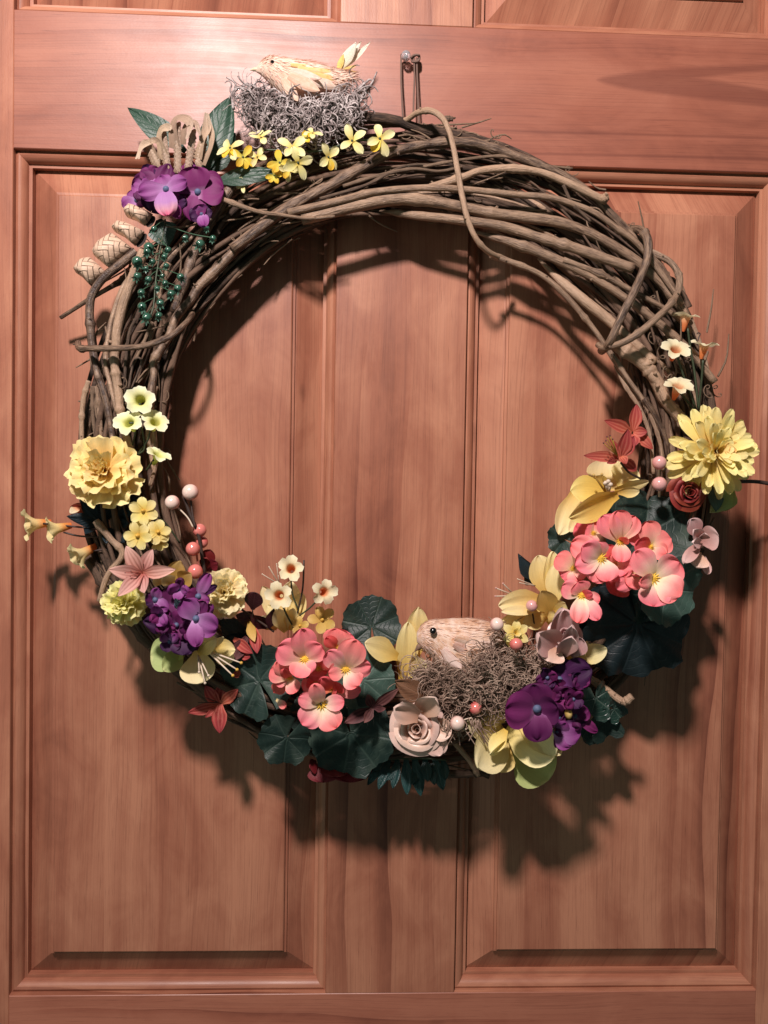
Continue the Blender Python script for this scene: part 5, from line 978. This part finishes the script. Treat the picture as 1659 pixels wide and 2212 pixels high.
#@@ right side
g2 = thing('geranium', 'coral pink geranium cluster on the right below the zinnia', 'geranium', W(G2(700, 750), .06), 'coral pink geraniums on the wreath')
for c, R, sp, face, kd, mt, h in ((G2(920, 480), 440, .2, (.05, .25, 1), .07, 'gleaf', .062), (G2(1130, 1000), 330, -2.1, (.25, -.1, 1), .10, 'gleaf_pale', .072), (G2(930, 1050), 260, 2.8, (0, -.2, 1), .1, 'gleaf', .066), (G2(1230, 850), 230, -1.0, (.2, 0, 1), .1, 'gleaf', .055), (Y2(360, 930), 110, 1.2, (-.5, 0, 1), .1, 'gleaf', .06)):
    disk_leaf('leaf', g2, W(c, h), S(R * 1.05 * (G2.k if R > 200 else Y2.k), h), M[mt], face, sp, dish=kd)
bl_ = disk_leaf('leaf', g2, W(Y2(830, 1470), .062), S(375 * Y2.k, .062), M['gleaf_navy'], (.1, -.1, 1), 3.3, 'geranium', -.06, .055, k=9, asp=1.0); tag(bl_, 'large dark blue green leaf with radiating folds')
disk_leaf('leaf', g2, W(Y2(640, 1440), .052), S(230 * Y2.k, .052), M['gleaf_navy'], (-.2, 0, 1), 1.0, 'geranium', .06, .05, k=9)
floret(g2, G2, (690, 550), .098, [(520, 310, 240, .008), (665, 262, 250, .010, 'gera'), (830, 315, 210, .006), (760, 520, 110, .008, 'gerad'), (700, 745, 190, .006)], 'gera', er=.0046)
floret(g2, G2, (510, 705), .102, [(235, 560, 260, .004), (340, 590, 240, .010, 'gera2'), (270, 780, 230, .006, 'gera2'), (430, 925, 240, .004), (590, 920, 240, .004), (480, 560, 190, .008, 'gera2')], 'gera2', er=.0058)
floret(g2, G2, (975, 600), .094, [(935, 362, 240, .008), (1165, 520, 250, .006), (1120, 665, 180, .004), (790, 440, 210, .004), (830, 570, 190, .010, 'gerad')], 'gera', er=.0034)
floret(g2, G2, (1000, 890), .106, [(830, 640, 280, .010), (1240, 740, 330, .006, 'gera2'), (1250, 1060, 310, .004, 'gera2'), (1000, 1155, 320, .002, 'gera2'), (870, 930, 160, .012)], 'gera2', er=.0064)
floret(g2, G2, (850, 850), .094, [(655, 990, 170, .004), (770, 970, 200, .006), (900, 880, 170, .008), (770, 720, 190, .004, 'gerad')], 'gera', er=.003)
floret(g2, G2, (250, 800), .090, [(92, 690, 220, .004), (140, 880, 190, .000), (400, 830, 190, .010), (300, 930, 190, .004), (200, 950, 130, .000, 'gera')], 'gera', er=.003)
floret(g2, G2, (640, 770), .094, [(810, 800, 190, .008), (610, 915, 220, .006), (720, 870, 190, .006), (550, 590, 170, .004, 'gerad'), (620, 660, 140, .006)], 'gera', er=.003)
floret(g2, G2, (440, 470), .086, [(370, 440, 220, .004), (480, 400, 190, .002), (420, 560, 170, .004), (280, 400, 230, -.008, 'gerad'), (440, 340, 180, -.008, 'gerad')], 'gera', er=.003)
floret(g2, G2, (690, 930), .082, [(560, 960, 200, .002, 'gerad'), (660, 1060, 220, .002, 'gerad'), (780, 1010, 200, .002, 'gerad')], 'gerad', er=.003)
floret(g2, G2, (330, 1050), .098, [(150, 960, 200, .004, 'gera2'), (300, 930, 220, .006, 'gera'), (290, 1310, 190, .006, 'gera2'), (495, 1280, 160, .006, 'gera2'), (500, 1110, 150, .004, 'gera2'), (430, 1030, 110, .008, 'gerad')], 'gera2', er=.0050)
o4 = thing('yellow_orchid', 'golden yellow orchid left of the right geranium', 'orchid', W(Y2(600, 620), .07), 'yellow orchids on the wreath')
petals_of(o4, Y2, [(640, 620, .064, 630, 420, .060, 300, 'orch_p', dict(tm=.55)), (720, 600, .066, 760, 440, .062, 200, 'orch_p'), (640, 620, .078, 400, 620, .086, 200, 'orch_o', dict(tm=.6, roll=.3)), (700, 640, .084, 390, 790, .096, 190, 'orch_o', dict(roll=-.35, cup=.4)), (640, 640, .07, 500, 560, .078, 170, 'orch_o'), (430, 640, .062, 325, 900, .066, 160, 'orch_p', dict(b=.5)), (680, 610, .076, 900, 560, .080, 90, 'orch', dict(roll=.6)), (700, 630, .08, 840, 620, .088, 80, 'orch', dict(roll=.4)), (480, 760, .066, 390, 880, .070, 90, 'orch_p')], dict(OVAL))
stamens(o4, Y2, (630, 640), .084, [(548, 520), (600, 515)], 16, 'must', 'must', .012, .8); stamens(o4, Y2, (640, 640), .082, [(620, 570), (655, 580), (640, 560)], 20, 'stamen', 'stamen', .012)
o5 = thing('yellow_orchid', 'ochre yellow orchid with forked stamens above the mauve rose', 'orchid', W(Y1(1100, 330), .07), 'yellow orchids on the wreath')
petals_of(o5, Y1, [(1170, 330, .062, 1110, 60, .066, 190, 'orch', dict(tm=.55)), (1180, 340, .070, 1205, 35, .074, 150, 'orch', dict(roll=.4)), (1220, 380, .072, 1235, 110, .080, 140, 'orch_p', dict(roll=-.5)), (1210, 420, .074, 1285, 370, .082, 150, 'orch'), (1160, 350, .080, 850, 390, .088, 170, 'orch', dict(roll=.25, cup=.4)), (1150, 420, .074, 860, 500, .080, 150, 'orch', dict(roll=-.3)), (1180, 430, .086, 1130, 290, .096, 150, 'must', dict(cup=.5)), (1120, 420, .084, 870, 430, .090, 80, 'orch_p', dict(roll=.7)), (1170, 460, .076, 1010, 500, .08, 130, 'orch'), (1150, 470, .07, 1250, 470, .078, 120, 'orch')], OVAL)
stamens(o5, Y1, (960, 325), .074, [(830, 328), (880, 245), (835, 275)], 12, 'stamen', 'lily_p', .010, .8); stamens(o5, Y1, (1090, 260), .07, [(975, 215), (990, 240)], 9, 'stamen', 'stamen', .008, .6)
sl = thing('spiky_leaf', 'small dark toothed leaf above the ochre orchid stamens', 'leaf', W(Y1(1030, 140), .055)); leaf(sl, Y1, (1075, 230), .055, (980, 50), .06, 100, 'leaf_blue', teeth=.25); leaf(sl, Y1, (1080, 250), .05, (1020, 180), .056, 90, 'leaf_blue', teeth=.2)
mf = thing('mauve_satin_flower', 'pale mauve satin flower sticking out right of the right geranium', 'flower', W(G2(1450, 560), .07))
petals_of(mf, G2, [(1430, 530, .072, 1610, 500, .082, 240, 'rose_m', dict(tm=.6)), (1420, 500, .07, 1350, 340, .076, 170, 'rose_m'), (1440, 560, .076, 1290, 750, .088, 120, 'rose_m', dict(roll=.5)), (1400, 640, .07, 1410, 795, .080, 220, 'rose', dict(tm=.6, p=3)), (1430, 540, .08, 1380, 440, .09, 130, 'rose_m', dict(cup=.6)), (1440, 560, .08, 1370, 560, .09, 110, 'rose_m', dict(cup=.6)), (1430, 520, .08, 1480, 470, .09, 120, 'rose_m', dict(cup=.6)), (1470, 690, .07, 1510, 860, .074, 90, 'rose_m')], dict(BROAD, cup=.25))
rose('rose', 'dark red rose tucked under the yellow zinnia', Y2, (1140, 635), 130, .072, 'rose_r', (-.05, .1, 1), .2, 5, 'satin roses on the wreath')
zt = thing('zinnia', 'big yellow zinnia with an orange heart at the right edge', 'zinnia', W(Y2(1300, 380), .08))
c = W(Y2(1305, 375), .082); R = S(312 * Y2.k, .082); ZK = dict(b=.42, tm=.72, p=2.6, q=.5, cup=.22, nu=5, nv=6)
F = frame(c, (.12, .12, 1)); ring(zt, F, 19, R, R * .25, .04, M['zin'], z0=-.003, jit=.26, nvar=6, curl=-.1, **ZK); ring(zt, F, 19, R * .93, R * .25, .30, M['zin'], phase=.2, jit=.30, nvar=6, curl=-.15, **ZK)
ring(zt, F, 17, R * .80, R * .23, .58, M['zin'], phase=.1, jit=.36, nvar=6, z0=.002, curl=-.25, **ZK); ring(zt, F, 14, R * .62, R * .21, .85, M['zin'], phase=.3, jit=.42, nvar=6, z0=.003, curl=-.4, **ZK)
ring(zt, F, 12, R * .46, R * .19, 1.05, M['zin'], jit=.4, z0=.003, curl=-.5, nvar=5, **ZK); ring(zt, F @ Matrix.Translation((R * .18, 0, .003)), 8, R * .30, R * .15, 1.15, M['zin_o'], jit=.4, z0=.003, curl=-.3, **ZK)
zl = thing('grey_leaf', 'grey green leaves hanging below the zinnia', 'leaf', W(Y2(1340, 690), .06)); leaf(zl, Y2, (1320, 600), .06, (1325, 755), .066, 110, 'gleaf_pale'); leaf(zl, Y2, (1430, 600), .056, (1290, 760), .062, 150, 'orch_g', cup=.2); leaf(zl, Y2, (1440, 610), .054, (1380, 750), .06, 110, 'orch_g')
tw = tag(tubeobj('dark_twig', [W(Y2(1480, 560), .05), W(Y2(1590, 562), .05), W(Y2(1700, 580), .05)], S(14 * Y2.k, .05), M['wire'], None, 6, 12), 'dark wire twig pointing right from the zinnia', 'twig')
br = thing('berry_sprig', 'two pink berries beside the yellow zinnia', 'berry sprig', W(Y2(965, 500), .08), 'berry sprigs on the wreath')
stalk(br, Y2, [(965, 440), (962, 520), (966, 575), (965, 660)], .082, .075, 14, 'stamen'); berry(br, Y2, (966, 441), 46, .086, 'berry_p'); berry(br, Y2, (966, 576), 47, .086, 'berry_p', (-.3, -.1, 1))
l4 = thing('lily', 'upper red striped lily beside the vines left of the zinnia', 'lily', W(Y2(790, 230), .075), 'striped lilies on the wreath')
petals_of(l4, Y2, [(795, 240, .074, 818, 65, .078, 90, 'lily_r'), (790, 245, .076, 615, 170, .084, 86, 'lily_r'), (800, 245, .074, 890, 245, .080, 72, 'lily_r'), (800, 250, .07, 925, 355, .076, 80, 'lily_r'), (790, 260, .076, 800, 340, .082, 90, 'lily_r')], dict(POINT, a0=.3, curl=-.6))
l5 = thing('lily', 'lower red striped lily with long dark stamens above the golden orchid', 'lily', W(Y2(720, 390), .085), 'striped lilies on the wreath')
petals_of(l5, Y2, [(715, 410, .082, 765, 225, .094, 100, 'lily_r'), (715, 410, .082, 805, 270, .090, 90, 'lily_r'), (710, 410, .082, 482, 395, .084, 74, 'lily_r'), (715, 410, .084, 650, 290, .090, 60, 'lily_r'), (720, 400, .084, 755, 450, .09, 60, 'lily_r'), (720, 420, .07, 820, 495, .072, 80, 'lily_r'), (700, 410, .082, 630, 445, .086, 50, 'lily_r')], dict(POINT, a0=.3, curl=-.6))
stamens(l5, Y2, (700, 400), .088, [(610, 315), (632, 275), (652, 268), (668, 290), (625, 300)], 8, 'must', 'lily_d', .012, 1.0)
stalk(l5, Y2, [(720, 440), (770, 500), (850, 545)], .078, .07, 14, 'wire')
tr = thing('cream_flower_spray', 'cream trumpet flowers with orange throats above the yellow zinnia', 'flower spray', W(Y4(720, 800), .07))
for P, h1 in (([(830, 1280), (790, 900), (740, 600), (712, 390)], .074), ([(830, 1280), (860, 1000), (880, 740)], .076), ([(800, 1270), (680, 950), (600, 700)], .08), ([(790, 1290), (700, 1180), (620, 1080)], .08)): stalk(tr, Y4, P, .062, h1, 26)
trumpets(tr, Y4, [(690, 265, 160, .078, (.1, 1, .16), .4), (585, 620, 165, .084, (-.05, .62, .85), .5), (895, 575, 150, .080, (.12, 1, .22), .1), (612, 1020, 172, .084, (.02, .8, .65), .8)], 'trum', 1.05)
tubeobj('tendril', [W(Y4(*p), .076) for p in [(825, 530), (835, 490), (850, 460), (832, 442), (812, 458)]], .0005, M['wire'], tr, 5, 14)
